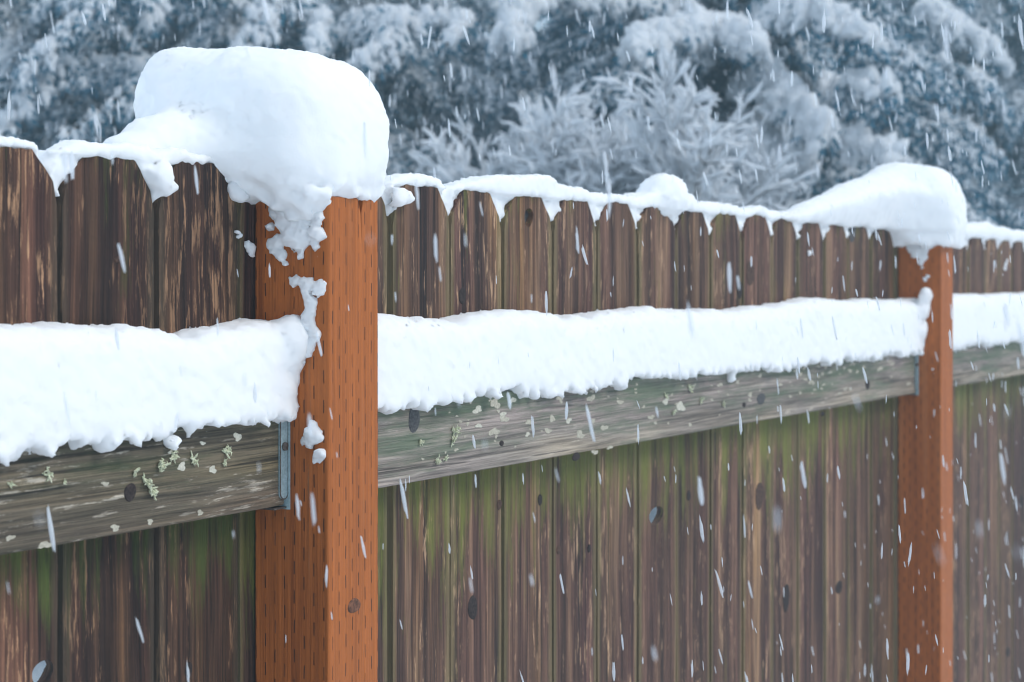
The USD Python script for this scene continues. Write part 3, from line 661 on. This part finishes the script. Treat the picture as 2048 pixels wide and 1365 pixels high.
lay("snow_ridge", "lumpy snow along the plank tops between the two posts, with one round ball", fun3, (a_ - 0.02, -0.045, CAM_Z + 0.05), (b_ + 0.02, 0.06, CAM_Z + 0.22), 0.0026, "snow", seed=41, big=0.003, small=0.0014, crumble=PLANK_TOP + 0.001)
fun, a_, b_ = ridge([(1912, 465), (1925, 449), (1945, 452), (1965, 444), (1985, 455), (2000, 453), (2020, 461), (2048, 462), (2100, 470), (2200, 487), (2300, 500)], 0.024)
lay("snow_ridge", "beaded snow on the plank tops right of the farther post", fun, (a_ - 0.02, -0.045, CAM_Z + 0.06), (b_ + 0.02, 0.06, CAM_Z + 0.20), 0.005, "snow", seed=43, big=0.0025, small=0.0014, crumble=PLANK_TOP + 0.001)

def bank(xa, xb, tops, end=None, seed=0):
    """Snow on a rail. tops: (pixel column, pixel row) of its upper edge against the planks."""
    xs = np.array([X(a, -0.012) for a, b in tops]); zs = np.array([Z(a, b, -0.012) for a, b in tops])
    def fun(p):
        t = np.interp(p[:, 0], xs, zs)
        xg = np.arange(xa - 0.1, xb + 0.1, 0.002); o_ = np.zeros_like(xg)
        n2 = np.interp(p[:, 0], xg, 0.010 * (meshkit.fbm(np.c_[xg * 85, o_ + 3, o_], 4, seed + 1) - 0.5) * 2 + 0.007 * (meshkit.fbm(np.c_[xg * 16, o_ + 8, o_], 2, seed + 1) - 0.5) * 2)
        n1 = np.interp(p[:, 0], xg, meshkit.fbm(np.c_[xg * 7, o_ + 5, o_], 2, seed + 2) - 0.5)
        n3 = np.interp(p[:, 0], xg, 0.004 * (meshkit.fbm(np.c_[xg * 22, o_ + 9, o_], 3, seed + 3) - 0.5) * 2)
        t = t + n3
        bot = RAIL_TOP - 0.005 + n2
        front = -0.056 - 0.012 * n1 - 0.05 * np.clip(RAIL_TOP + 0.045 - p[:, 2], -0.05, 0.05)
        d = smax(p[:, 2] - t, bot - p[:, 2], 0.004)
        d = smax(d, front - p[:, 1], np.where(p[:, 2] > RAIL_TOP + 0.03, 0.026, 0.005))
        d = smax(d, p[:, 1] + 0.001, 0.004)
        d = smax(d, np.maximum(xa - p[:, 0], p[:, 0] - xb), 0.006)
        if end is not None: d = end(p, d)
        return d
    return fun
def end1(p, d):
    xp = POSTS[1]
    for px, py, rr in ((590, 660, 0.014), (600, 690, 0.013), (585, 720, 0.012), (575, 760, 0.010), (592, 705, 0.011)):
        q = face_left(px, py, 1); d = smin(d, ball(p, q + np.array([-0.006, 0, 0]), (0.014, rr, rr)), 0.012)
    for px, py, rr in ((210, 884, 0.008), (325, 872, 0.009), (345, 886, 0.006), (15, 900, 0.009)):
        yy = -RAILT - 0.006; d = smin(d, ball(p, (X(px, yy), yy, Z(px, py, yy)), (rr * 1.2, 0.010, rr)), 0.008)
    return d
def face_left(px, py, k):
    """The point of a post's left face at a pixel."""
    u = (px - 1024) / F_PX; xp = POSTS[k]
    dirn = FWD + RIGHT * u; t = (xp - EYE[0]) / dirn[0]
    return np.array([xp, EYE[1] + t * dirn[1], CAM_Z + t * (HORIZON - py) / F_PX])
f1 = bank(POSTS[0] + PW, POSTS[1] - 0.0005, [(-600, 655), (-200, 650), (0, 652), (120, 648), (230, 650), (300, 656), (345, 676), (380, 664), (440, 650), (500, 645), (560, 648), (640, 650)], end1, 3)
lay("snow_bank", "thick snow lying on the dark rail left of the nearest post, dipping once", f1, (0.25, -0.105, RAIL_TOP - 0.04), (POSTS[1] + 0.001, 0.004, RAIL_TOP + 0.125), 0.0024, "snow", seed=51, big=0.0025, small=0.0013, crumble=RAIL_TOP + 0.008)
def end2(p, d):
    for px, py, rr in ((1855, 590, 0.012), (1850, 620, 0.012), (1848, 660, 0.010)):
        q = face_left(px, py, 2); d = smin(d, ball(p, q + np.array([-0.012, 0, 0]), (0.02, rr, rr * 1.3)), 0.014)
    yy = -RAILT - 0.006
    for px, py, rr in ((1463, 760, 0.006),):
        d = smin(d, ball(p, (X(px, yy), yy, Z(px, py, yy)), (rr * 1.3, 0.008, rr)), 0.008)
    return d
f2 = bank(POSTS[1] + PW + 0.0005, POSTS[2] - 0.0005, [(740, 630), (780, 630), (830, 634), (890, 640), (940, 626), (1000, 620), (1050, 624), (1110, 634), (1150, 632), (1200, 620), (1270, 615), (1330, 619), (1400, 621), (1480, 616), (1560, 608), (1600, 599), (1660, 602), (1720, 600), (1780, 600), (1810, 594), (1860, 588)], end2, 7)
lay("snow_bank", "long thick snow lying on the lichened rail between the two posts", f2, (POSTS[1] + PW - 0.001, -0.105, RAIL_TOP - 0.04), (POSTS[2] + 0.001, 0.004, RAIL_TOP + 0.14), 0.0028, "snow", seed=57, big=0.0025, small=0.0013, crumble=RAIL_TOP + 0.008)
f3 = bank(POSTS[2] + PW + 0.0005, POSTS[3], [(1890, 592), (1930, 588), (1960, 590), (1990, 588), (2048, 586), (2150, 584), (2300, 580)], None, 11)
lay("snow_bank", "snow lying on the rail right of the farther post", f3, (POSTS[2] + PW - 0.001, -0.105, RAIL_TOP - 0.04), (POSTS[3] + 0.001, 0.004, RAIL_TOP + 0.14), 0.005, "snow", seed=61, big=0.0025, small=0.0013, crumble=RAIL_TOP + 0.008)

def patch(label, blobs, k, count, seed, face="left", size=0.0021, group=None, y=-0.001):
    """Crumbly snow stuck to an upright face: lumps (pixel, radius in pixels) with ragged edges and loose grains."""
    C, Rr = [], []
    for px, py, rp in blobs:
        c = face_left(px, py, k) if face == "left" else np.array([X(px, y), y, Z(px, py, y)])
        C.append(c); Rr.append(rp * depth(c[0], c[1]) / F_PX)
    C, Rr = np.array(C), np.array(Rr); ax = 0 if face == "left" else 1
    def fun(p):
        d = np.full(len(p), 1.0)
        for c, r0 in zip(C, Rr):
            rr = np.full(3, r0 * 1.08); rr[ax] = 0.004 + 0.42 * r0
            if face != "left": rr[0] = r0 * 1.5
            d = smin(d, ball(p, c, rr) * 0.9, 0.003)
        q = p * 1.0
        d = d + 0.011 * (meshkit.fbm(q * 75, 3, seed) - 0.47) + 0.0035 * (meshkit.noise(q * 330, seed + 2) - 0.5)
        return smax(d, (p[:, ax] - C[0][ax] - 0.0005), 0.001)
    pad = Rr.max() * 1.4 + 0.004
    lo, hi = C.min(0) - pad, C.max(0) + pad
    lo[ax] = C[:, ax].min() - 0.02; hi[ax] = C[:, ax].max() + 0.003
    if face == "left": lo[1] = max(lo[1], -PW - 0.001)
    h = 0.0016 if k < 2 else 0.003
    v, f = surface_nets(fun, lo, hi, h)
    return soft(part(None, "snow_patch", (v, f), SNOW, label=label, cat="snow patch", group=group), v, f, 2)
patch("large crumbly snow patch hanging under the cap of the nearest post", [(590, 440, 40), (560, 425, 22), (620, 425, 24), (600, 400, 30), (560, 485, 20), (600, 490, 18), (570, 510, 13), (590, 470, 30), (636, 465, 17), (632, 495, 10), (603, 512, 8), (545, 455, 12), (545, 490, 10), (640, 440, 14), (615, 385, 26), (573, 525, 5), (637, 515, 5)], 1, 6000, 71)
patch("T-shaped snow patch down the left face of the nearest post", [(615, 575, 20), (595, 565, 14), (640, 578, 16), (622, 600, 16), (620, 625, 15), (618, 650, 15), (622, 680, 18), (610, 700, 20), (600, 720, 16), (588, 740, 9), (630, 665, 12), (585, 560, 7), (596, 735, 7)], 1, 4500, 73)
patch("small crumbly snow patch low on the left face of the nearest post", [(628, 865, 16), (620, 885, 15), (635, 875, 12), (640, 908, 11), (632, 920, 7), (612, 880, 9), (630, 850, 8), (648, 905, 7)], 1, 1700, 79)
patch("branching snow patch under the cap of the farther post", [(1835, 505, 14), (1825, 495, 12), (1848, 500, 12), (1842, 525, 9), (1852, 515, 8), (1845, 535, 5), (1855, 553, 5), (1850, 560, 5), (1862, 490, 9), (1852, 585, 4)], 2, 1500, 83, size=0.0025)
patch("tiny snow speck on the left face of the farther post below its rail", [(1866, 740, 4), (1870, 755, 4), (1869, 748, 3)], 2, 160, 89, size=0.0025)
patch("small snow speck on the plank beside the nearest post", [(494, 490, 9), (499, 500, 6), (489, 484, 6), (503, 506, 4)], 1, 500, 97, "front")
patch("tiny snow speck on the plank edge above the other speck near the post", [(472, 466, 6), (474, 472, 4)], 1, 200, 98, "front")
patch("little snow speck on a plank right of the farther post", [(2010, 528, 6), (2008, 537, 5), (2013, 524, 4)], 1, 200, 99, "front", size=0.003)
patch("little snow speck on a plank left of the farther post", [(1617, 504, 3.5), (1617, 509, 3.5)], 1, 120, 101, "front", size=0.003)

# ------------------------------------------------------------------ trees beyond the fence
def leaves(c, d, L, w, r_):
    """Small pointed sprays at c along d (both n x 3): two triangles each."""
    n = len(c); d = d / np.maximum(np.linalg.norm(d, axis=1, keepdims=True), 1e-9)
    s = np.cross(d, r_.standard_normal((n, 3))); s /= np.maximum(np.linalg.norm(s, axis=1, keepdims=True), 1e-9)
    L = np.broadcast_to(np.asarray(L), n)[:, None]; w = np.broadcast_to(np.asarray(w), n)[:, None]
    v = np.stack([c, c + d * L * 0.45 + s * w, c + d * L, c + d * L * 0.45 - s * w], 1).reshape(-1, 3)
    b = (np.arange(n) * 4)[:, None]
    return v, np.vstack([b + [0, 1, 2], b + [0, 2, 3]])

def oriented(shape, c, s, d, r_, jit):
    """Copies of a shape at c, scaled s, their third axis along d."""
    v, f = shape; n = len(c)
    d = d + 0.02 * r_.standard_normal((n, 3)); d = d / np.maximum(np.linalg.norm(d, axis=1, keepdims=True), 1e-9)
    a = np.cross(d, r_.standard_normal((n, 3))); a /= np.maximum(np.linalg.norm(a, axis=1, keepdims=True), 1e-9); b = np.cross(d, a)
    p = v[None] * (1 + jit * r_.standard_normal((n, len(v), 1))) * s[:, None, :]
    p = p[..., :1] * a[:, None] + p[..., 1:2] * b[:, None] + p[..., 2:] * d[:, None] + c[:, None]
    return p.reshape(-1, 3), (f[None] + (np.arange(n) * len(v))[:, None, None]).reshape(-1, 3)

def bough(spine, width, snow, r_, dens=1.0, lump=0.022, droop=0.5, dust=0.25, leaf_len=0.050, lumps=0):
    """A drooping fan of sprays along a spine, with snow lying on it."""
    spine = np.asarray(spine, float)
    seg = np.linalg.norm(np.diff(spine, axis=0), axis=1); tot = seg.sum(); cum = np.r_[0, np.cumsum(seg)] / tot
    at = lambda t: np.stack([np.interp(t, cum, spine[:, k]) for k in range(3)], -1)
    limb = [tube(at(np.linspace(0, 1, 8)), np.linspace(0.016, 0.004, 8) * max(0.6, tot), 5)]
    C, D, LL, SC, SS, WC, WD, SDIR = [], [], [], [], [], [], [], []
    n_sub = int(tot / 0.05)
    for i_ in range(n_sub):
        t = 0.10 + 0.9 * (i_ + r_.random()) / n_sub
        for side in (-1, 1):
            p0 = at(t); tg = at(min(1, t + 0.03)) - at(max(0, t - 0.03)); tg /= np.linalg.norm(tg)
            lat = np.cross(tg, [0, 0, 1.0]); lat /= max(np.linalg.norm(lat), 1e-6)
            L = width * (0.55 + 0.6 * r_.random()) * (1.15 - 0.75 * t) * (0.5 + min(1, t * 3) * 0.5)
            d = 0.6 * tg + side * lat * (0.6 + 0.4 * r_.random()) + np.array([0, 0, 0.12])
            q = np.linspace(0, 1, 7)[:, None]
            sub = p0 + q * d * L - np.array([0, 0, 1.0]) * droop * L * q ** 2 * (0.7 + 0.6 * r_.random())
            m = int(26 * dens * L / 0.2) + 3
            k = r_.random(m); c = np.stack([np.interp(k, q[:, 0], sub[:, j_]) for j_ in range(3)], -1) + 0.012 * r_.standard_normal((m, 3))
            dd = d / np.linalg.norm(d) * 0.5 + 0.55 * r_.standard_normal((m, 3)) + np.array([0, 0, -0.75])
            C.append(c); D.append(dd); LL.append(leaf_len * (0.6 + 0.8 * r_.random(m)))
            ms = r_.random(m) < dust
            WC.append(c[ms] + [0, 0, 0.008]); WD.append(dd[ms] + 0.2 * r_.standard_normal((ms.sum(), 3)))
            ns = r_.poisson(snow * L / 0.020)
            k = r_.random(ns) ** 0.8; c = np.stack([np.interp(k, q[:, 0], sub[:, j_]) for j_ in range(3)], -1)
            sz = lump * (0.55 + 0.75 * r_.random(ns)) * (1.05 - 0.45 * k)
            SDIR.append(np.stack([np.interp(np.minimum(k + 0.1, 1), q[:, 0], sub[:, j_]) - np.interp(np.maximum(k - 0.1, 0), q[:, 0], sub[:, j_]) for j_ in range(3)], -1) + [0, 0, -0.03 * 1.0])
            SC.append(c + np.c_[0.01 * r_.standard_normal((ns, 2)), 0.35 * sz]); SS.append(np.c_[sz * (0.55 + 0.35 * r_.random(ns)), sz * (0.55 + 0.35 * r_.random(ns)), sz * (0.9 + 0.9 * r_.random(ns))])
    fol = leaves(np.vstack(C), np.vstack(D), np.concatenate(LL), leaf_len * 0.17, r_)
    sn = []
    SC, SS, WC, WD = np.vstack(SC), np.vstack(SS), np.vstack(WC), np.vstack(WD)
    if len(SC):
        sn.append(oriented(ICO[lumps], SC, SS, np.vstack(SDIR), r_, 0.14))
    if len(WC):
        sn.append(leaves(WC, WD, leaf_len * 0.85, leaf_len * 0.17, r_))
    return fol, cat(sn) if sn else None, cat(limb)

class Tree:
    def __init__(self, label, px, d, height, group=None, name="conifer_tree", category="tree", lean=0.0):
        self.base = W(px, HORIZON, d); self.base[2] = 0.0
        self.root = thing(name, label, category, group, loc=self.base); self.h = height
        z = np.linspace(-0.1, height, 12)
        pts = np.c_[self.base[0] + 0.03 * np.sin(z * 1.3), self.base[1] + 0.03 * np.cos(z), z]
        part(self.root, "trunk", tube(pts, np.linspace(0.16, 0.02, 12) * height / 6.0, 9), BARK, True)
    def add(self, spine, width, snow, r_, **kw):
        fo, sn, li = bough(spine, width, snow, r_, **kw)
        path = numbered(str(self.root.GetPath()) + "/bough"); x_ = UsdGeom.Xform.Define(stage, path).GetPrim()
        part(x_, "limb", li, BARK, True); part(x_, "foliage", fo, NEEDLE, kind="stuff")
        if sn is not None: part(x_, "snow", sn, SNOW_FAR, True, kind="stuff")
    def fill(self, r_, n, reach, z0=1.2, z1=None, snow=0.35, **kw):
        """Boughs all round the trunk, thickest at the height the photograph shows."""
        z1 = z1 or self.h * 0.95
        for i_ in range(n):
            z = z0 + (z1 - z0) * ((i_ + 0.5 * r_.random()) / n)
            a_ = i_ * 2.39996 + 0.5 * r_.random()
            if math.cos(a_ - ANG) > 0.55 and i_ % 3: a_ += math.pi
            rr = reach * (0.75 + 0.4 * r_.random()) * min(1.0, 0.25 + 1.15 * (self.h - z) / self.h)
            d = np.array([math.cos(a_), math.sin(a_), 0]); p0 = np.array([self.base[0], self.base[1], z])
            q = np.linspace(0.06, 1, 7)[:, None]
            sp = p0 + d * rr * q + np.array([0, 0, 1.0]) * rr * (0.18 * q - 0.42 * q ** 2)
            self.add(sp, 0.30 * (0.7 + 0.5 * rr), snow * (0.5 + r_.random()), r_, **kw)
    def hero(self, pts, d, width, snow, r_, **kw):
        """A bough whose outer part shows at the given pixels, joined to the trunk."""
        P = [W(px, py, d - 0.12 * k) for k, (px, py) in enumerate(pts)]
        start = np.array([self.base[0], self.base[1], P[0][2] + 0.05]); k = P[0] - start
        self.add([start, start + 0.5 * k + [0, 0, 0.10]] + P, width, snow, r_, **kw)

GT = "snowy conifers behind the fence"
R = np.random.default_rng(5)
ta = Tree("snow dusted conifer at the left edge, its sprays hanging down to the left", 60, 9.6, 5.3)
ta.fill(R, 52, 1.7, 1.5, 3.8, 0.95, dens=1.6, dust=0.95, droop=0.9)
ta.fill(R, 7, 1.2, 3.9, 5.2, 0.3)
tb = Tree("snow dusted conifer standing behind the nearest post's snow cap", 640, 9.9, 5.3)
tb.fill(R, 52, 1.7, 1.5, 3.8, 0.90, dens=1.6, dust=0.95, droop=0.8)
tb.fill(R, 7, 1.2, 3.9, 5.2, 0.3)
tc_ = Tree("big dark conifer behind the fence centre right with thick snow on its boughs", 1480, 9.3, 5.3)
tc_.fill(R, 58, 1.6, 1.5, 3.8, 0.45, dens=1.7, dust=0.5, droop=0.7)
tc_.fill(R, 7, 1.2, 3.9, 5.2, 0.3)
H = dict(lumps=1, lump=0.046, dens=1.4, dust=0.2, droop=0.75)
for pts, w_, sn in [([(1450, 70), (1390, 60), (1300, 80), (1270, 100)], 0.20, 2.6), ([(1400, 75), (1460, 70), (1515, 105)], 0.18, 2.4),
                    ([(1545, 165), (1570, 200), (1610, 235), (1650, 262)], 0.17, 2.3), ([(1650, 262), (1710, 290), (1790, 318)], 0.15, 2.2),
                    ([(1530, 290), (1530, 300), (1500, 320)], 0.16, 2.2), ([(1530, 285), (1570, 300), (1600, 330)], 0.15, 2.0),
                    ([(1060, -20), (1040, 20), (1010, 75)], 0.17, 2.4), ([(1620, 20), (1680, 40), (1745, 80)], 0.20, 1.7),
                    ([(1740, 190), (1700, 160), (1790, 190)], 0.16, 0.6)]:
    tc_.hero(pts, 7.45, w_, sn * 1.25, R, **H)
td = Tree("pale hazy conifer at the right edge behind the farther post", 1960, 13.2, 6.4)
td.fill(R, 48, 1.9, 1.5, 4.6, 1.3, dens=1.4, dust=0.5, droop=0.8)
td.fill(R, 7, 1.3, 4.7, 6.3, 0.4)
for pts, w_, sn in [([(1930, 165), (1880, 150), (1830, 165)], 0.20, 1.8), ([(1850, 25), (1880, 40), (1910, 70)], 0.18, 1.8), ([(1880, 265), (1920, 280), (1960, 310)], 0.2, 1.4), ([(1900, 60), (1950, 70), (2000, 120)], 0.25, 1.4)]:
    td.hero(pts, 10.8, w_, sn * 1.3, R, **H)
for pts, w_, sn in [([(330, -30), (310, 10), (290, 55)], 0.13, 2.2), ([(560, -20), (520, 40), (480, 110)], 0.20, 1.1), ([(640, 40), (630, 75), (632, 115)], 0.08, 2.4), ([(800, 30), (770, 80), (720, 130)], 0.25, 1.1), ([(930, 40), (910, 65), (895, 90)], 0.08, 2.4)]:
    tb.hero(pts, 7.9, w_, sn * 1.4, R, lump=0.032, dens=1.3, dust=0.5, droop=0.9)
for pts, w_, sn in [([(250, -30), (150, 40), (40, 150)], 0.20, 1.0), ([(120, 120), (60, 180), (-20, 270)], 0.22, 1.0), ([(330, 130), (230, 210), (120, 280)], 0.2, 0.5)]:
    ta.hero(pts, 7.6, w_, sn * 1.6, R, lump=0.028, dens=1.4, dust=0.5, droop=0.8)
back = [("dim conifer deep behind the gap between the two left conifers", 340, 13.5), ("dim conifer deep behind the snowy bare bush", 1010, 13.8), ("dim conifer deep behind the boughs left of the farther post", 1740, 15.0), ("dim conifer farthest right, deep in the haze", 2150, 17.5)]
for lab, px, d in back:
    t = Tree(lab, px, d, 8.0); t.fill(R, 40, 1.9, 1.3, 5.6, 1.0, dens=1.1, dust=0.8, leaf_len=0.07, lump=0.045); t.fill(R, 10, 1.3, 5.6, 7.8, 0.4)

def tubes(P, rad, sides):
    """Many tubes at once: P is n x m x 3, rad n x m."""
    n, m = P.shape[:2]
    t = np.gradient(P, axis=1); t /= np.maximum(np.linalg.norm(t, axis=2, keepdims=True), 1e-9)
    ref = np.where(np.abs(t[..., 2:3]) > 0.9, np.array([1.0, 0, 0]), np.array([0, 0, 1.0]))
    a = np.cross(t, ref); a /= np.maximum(np.linalg.norm(a, axis=2, keepdims=True), 1e-9); b = np.cross(t, a)
    th = np.arange(sides) / sides * 2 * math.pi
    v = P[:, :, None] + rad[:, :, None, None] * (np.cos(th)[:, None] * a[:, :, None] + np.sin(th)[:, None] * b[:, :, None])
    i, j = np.meshgrid(np.arange(m - 1), np.arange(sides), indexing="ij"); p0, p1 = (i * sides + j).ravel(), (i * sides + (j + 1) % sides).ravel()
    k = np.arange(1, sides - 1); z = np.zeros_like(k); e = (m - 1) * sides
    f = np.vstack([np.c_[p0, p1, p1 + sides], np.c_[p0, p1 + sides, p0 + sides], np.c_[z, k + 1, k], np.c_[z + e, k + e, k + 1 + e]])
    return v.reshape(-1, 3), (f[None] + (np.arange(n) * m * sides)[:, None, None]).reshape(-1, 3)

# the bare bush: many thin stems, every one carrying a line of snow
def shrub(label, px, d, height, spread, n_stem, seed, lean=0.25, d2=1.0):
    r_ = np.random.default_rng(seed); base = W(px, HORIZON, d); base[2] = 0
    root = thing("bare_bush", label, "bush", loc=base); lines = []
    def grow(p, dirn, L, rad, level):
        n = (9, 6, 5, 4)[level]; pts = [p]; d_ = dirn / np.linalg.norm(dirn)
        for k in range(n - 1):
            d_ = d_ + (0.07, 0.13, 0.17, 0.2)[level] * r_.standard_normal(3) + np.array([0, 0, -0.03 if level > 1 else 0.02]); d_ /= np.linalg.norm(d_); pts.append(pts[-1] + d_ * L / (n - 1))
        pts = np.array(pts); lines.append((pts, rad, level))
        if level >= 3: return
        for k in range((15, 8, 4)[level]):
            t = min((0.62 if level == 0 else 0.15) + (0.38 if level == 0 else 0.85) * r_.random(), 0.98); i_ = int(t * (n - 1))
            dd = (pts[min(i_ + 1, n - 1)] - pts[i_]); dd /= np.linalg.norm(dd)
            side = r_.standard_normal(3); side -= dd * (side @ dd); side /= np.linalg.norm(side)
            grow(pts[i_] + (t * (n - 1) - i_) * (pts[min(i_ + 1, n - 1)] - pts[i_]), dd + side * (0.5 + 0.45 * r_.random()), (0.30, 0.17, 0.09)[level] * (0.7 + 0.6 * r_.random()) * d2, (0.0055, 0.0038, 0.0028)[level], level + 1)
    for k in range(n_stem):
        a_ = (k + 0.5) / n_stem * 2 - 1
        dirn = np.array([0, 0, 1.0]) + RIGHT * (a_ * spread + lean * r_.random()) + FWD * 0.14 * r_.standard_normal()
        grow(base + RIGHT * a_ * 0.10 + FWD * 0.1 * r_.standard_normal(), dirn, height * (0.86 + 0.10 * r_.random()) * (1 - 0.22 * abs(a_ - 0.35) ** 1.6), 0.010, 0)
    for pts, rad, lv in lines:
        if lv == 0: part(root, "stem", tube(pts, np.linspace(rad, rad * 0.5, len(pts)), 6), TWIG, True)
    tw, sn = [], []
    for lv in range(4):
        P = np.array([l[0] for l in lines if l[2] == lv]); rad = np.array([l[1] for l in lines if l[2] == lv]); n, m = P.shape[:2]
        if lv in (1, 2): tw.append(tubes(P, rad[:, None] * np.linspace(1, 0.5, m), 3))
        th = ((0.012, 0.010, 0.0085, 0.0075)[lv] * (0.7 + 0.6 * r_.random(n)) * d2)[:, None] * np.r_[0.6, np.ones(m - 2), 0.5] * (0.8 + 0.4 * r_.random((n, m)))
        sn.append(tubes(P + np.array([0, 0, 1.0]) * (rad[:, None, None] * 0.8 + th[..., None] * 0.4), th, 5 if lv < 3 else 4))
    part(root, "twigs", cat(tw), TWIG, True, kind="stuff")
    part(root, "snow", cat(sn), SNOW_FAR, True, kind="stuff")
    return root
shrub("bare twiggy bush with every twig snow coated, behind the fence centre", 1050, 6.9, 2.36, 0.19, 24, 15, 0.09)
shrub("low snowy bare bush just right of the nearest post's cap", 800, 7.6, 2.12, 0.16, 9, 19, 0.0)

# ------------------------------------------------------------------ falling snow
r_ = np.random.default_rng(2024)
def flakes(n, dmin, dmax, size, seed):
    r_ = np.random.default_rng(seed); m = 3 * n         # the air in front of and beyond the fence, as far as the photograph looks
    dd = (dmin ** 3 + (dmax ** 3 - dmin ** 3) * r_.random((m, 1))) ** (1 / 3)
    P = EYE + dd * (FWD + RIGHT * 0.36 * (2 * r_.random((m, 1)) - 1) + np.array([0, 0, 1.0]) * (0.21 - 0.50 * r_.random((m, 1))))
    P = P[~((P[:, 2] < 0.3) | ((P[:, 1] > -0.10) & (P[:, 1] < 0.05) & (P[:, 2] < PLANK_TOP + 0.17)))][:n]; n = len(P)
    return np.array(P), size * (0.35 + 1.2 * r_.random(n) ** 2.5)
def flake_mesh(P, S, r_, k_=1):
    n = len(P)
    L = S * (5.0 + 6.0 * r_.random(n))
    v = ICO[k_][0][None] * (1 + 0.16 * r_.standard_normal((n, len(ICO[k_][0]), 1)))
    v = v * np.stack([S, S, L], 1)[:, None, :]
    tx = RIGHT[None] * (-0.10 + 0.10 * r_.standard_normal((n, 1))) + FWD[None] * 0.12 * r_.standard_normal((n, 1)) + np.array([[0, 0, 1.0]])
    tx /= np.linalg.norm(tx, axis=1, keepdims=True)
    a = np.cross(tx, FWD[None]); a /= np.linalg.norm(a, axis=1, keepdims=True); b = np.cross(tx, a)
    v = v[..., :1] * a[:, None] + v[..., 1:2] * b[:, None] + v[..., 2:] * tx[:, None] + P[:, None]
    f = ICO[k_][1]
    return v.reshape(-1, 3), (f[None] + (np.arange(n) * len(ICO[k_][0]))[:, None, None]).reshape(-1, 3)
parts_ = []
P, S = flakes(4600, 0.95, 4.2, 0.00115, 1); parts_.append(flake_mesh(P, S, r_))
P, S = flakes(24000, 4.2, 9.5, 0.00125, 2); parts_.append(flake_mesh(P, S, r_, 0))
P, S = flakes(14, 0.55, 0.95, 0.0007, 3); parts_.append(flake_mesh(P, S, r_))
part(None, "falling_snow", cat(parts_), FLAKE, True, kind="stuff", label="snowflakes falling through the air around the fence")
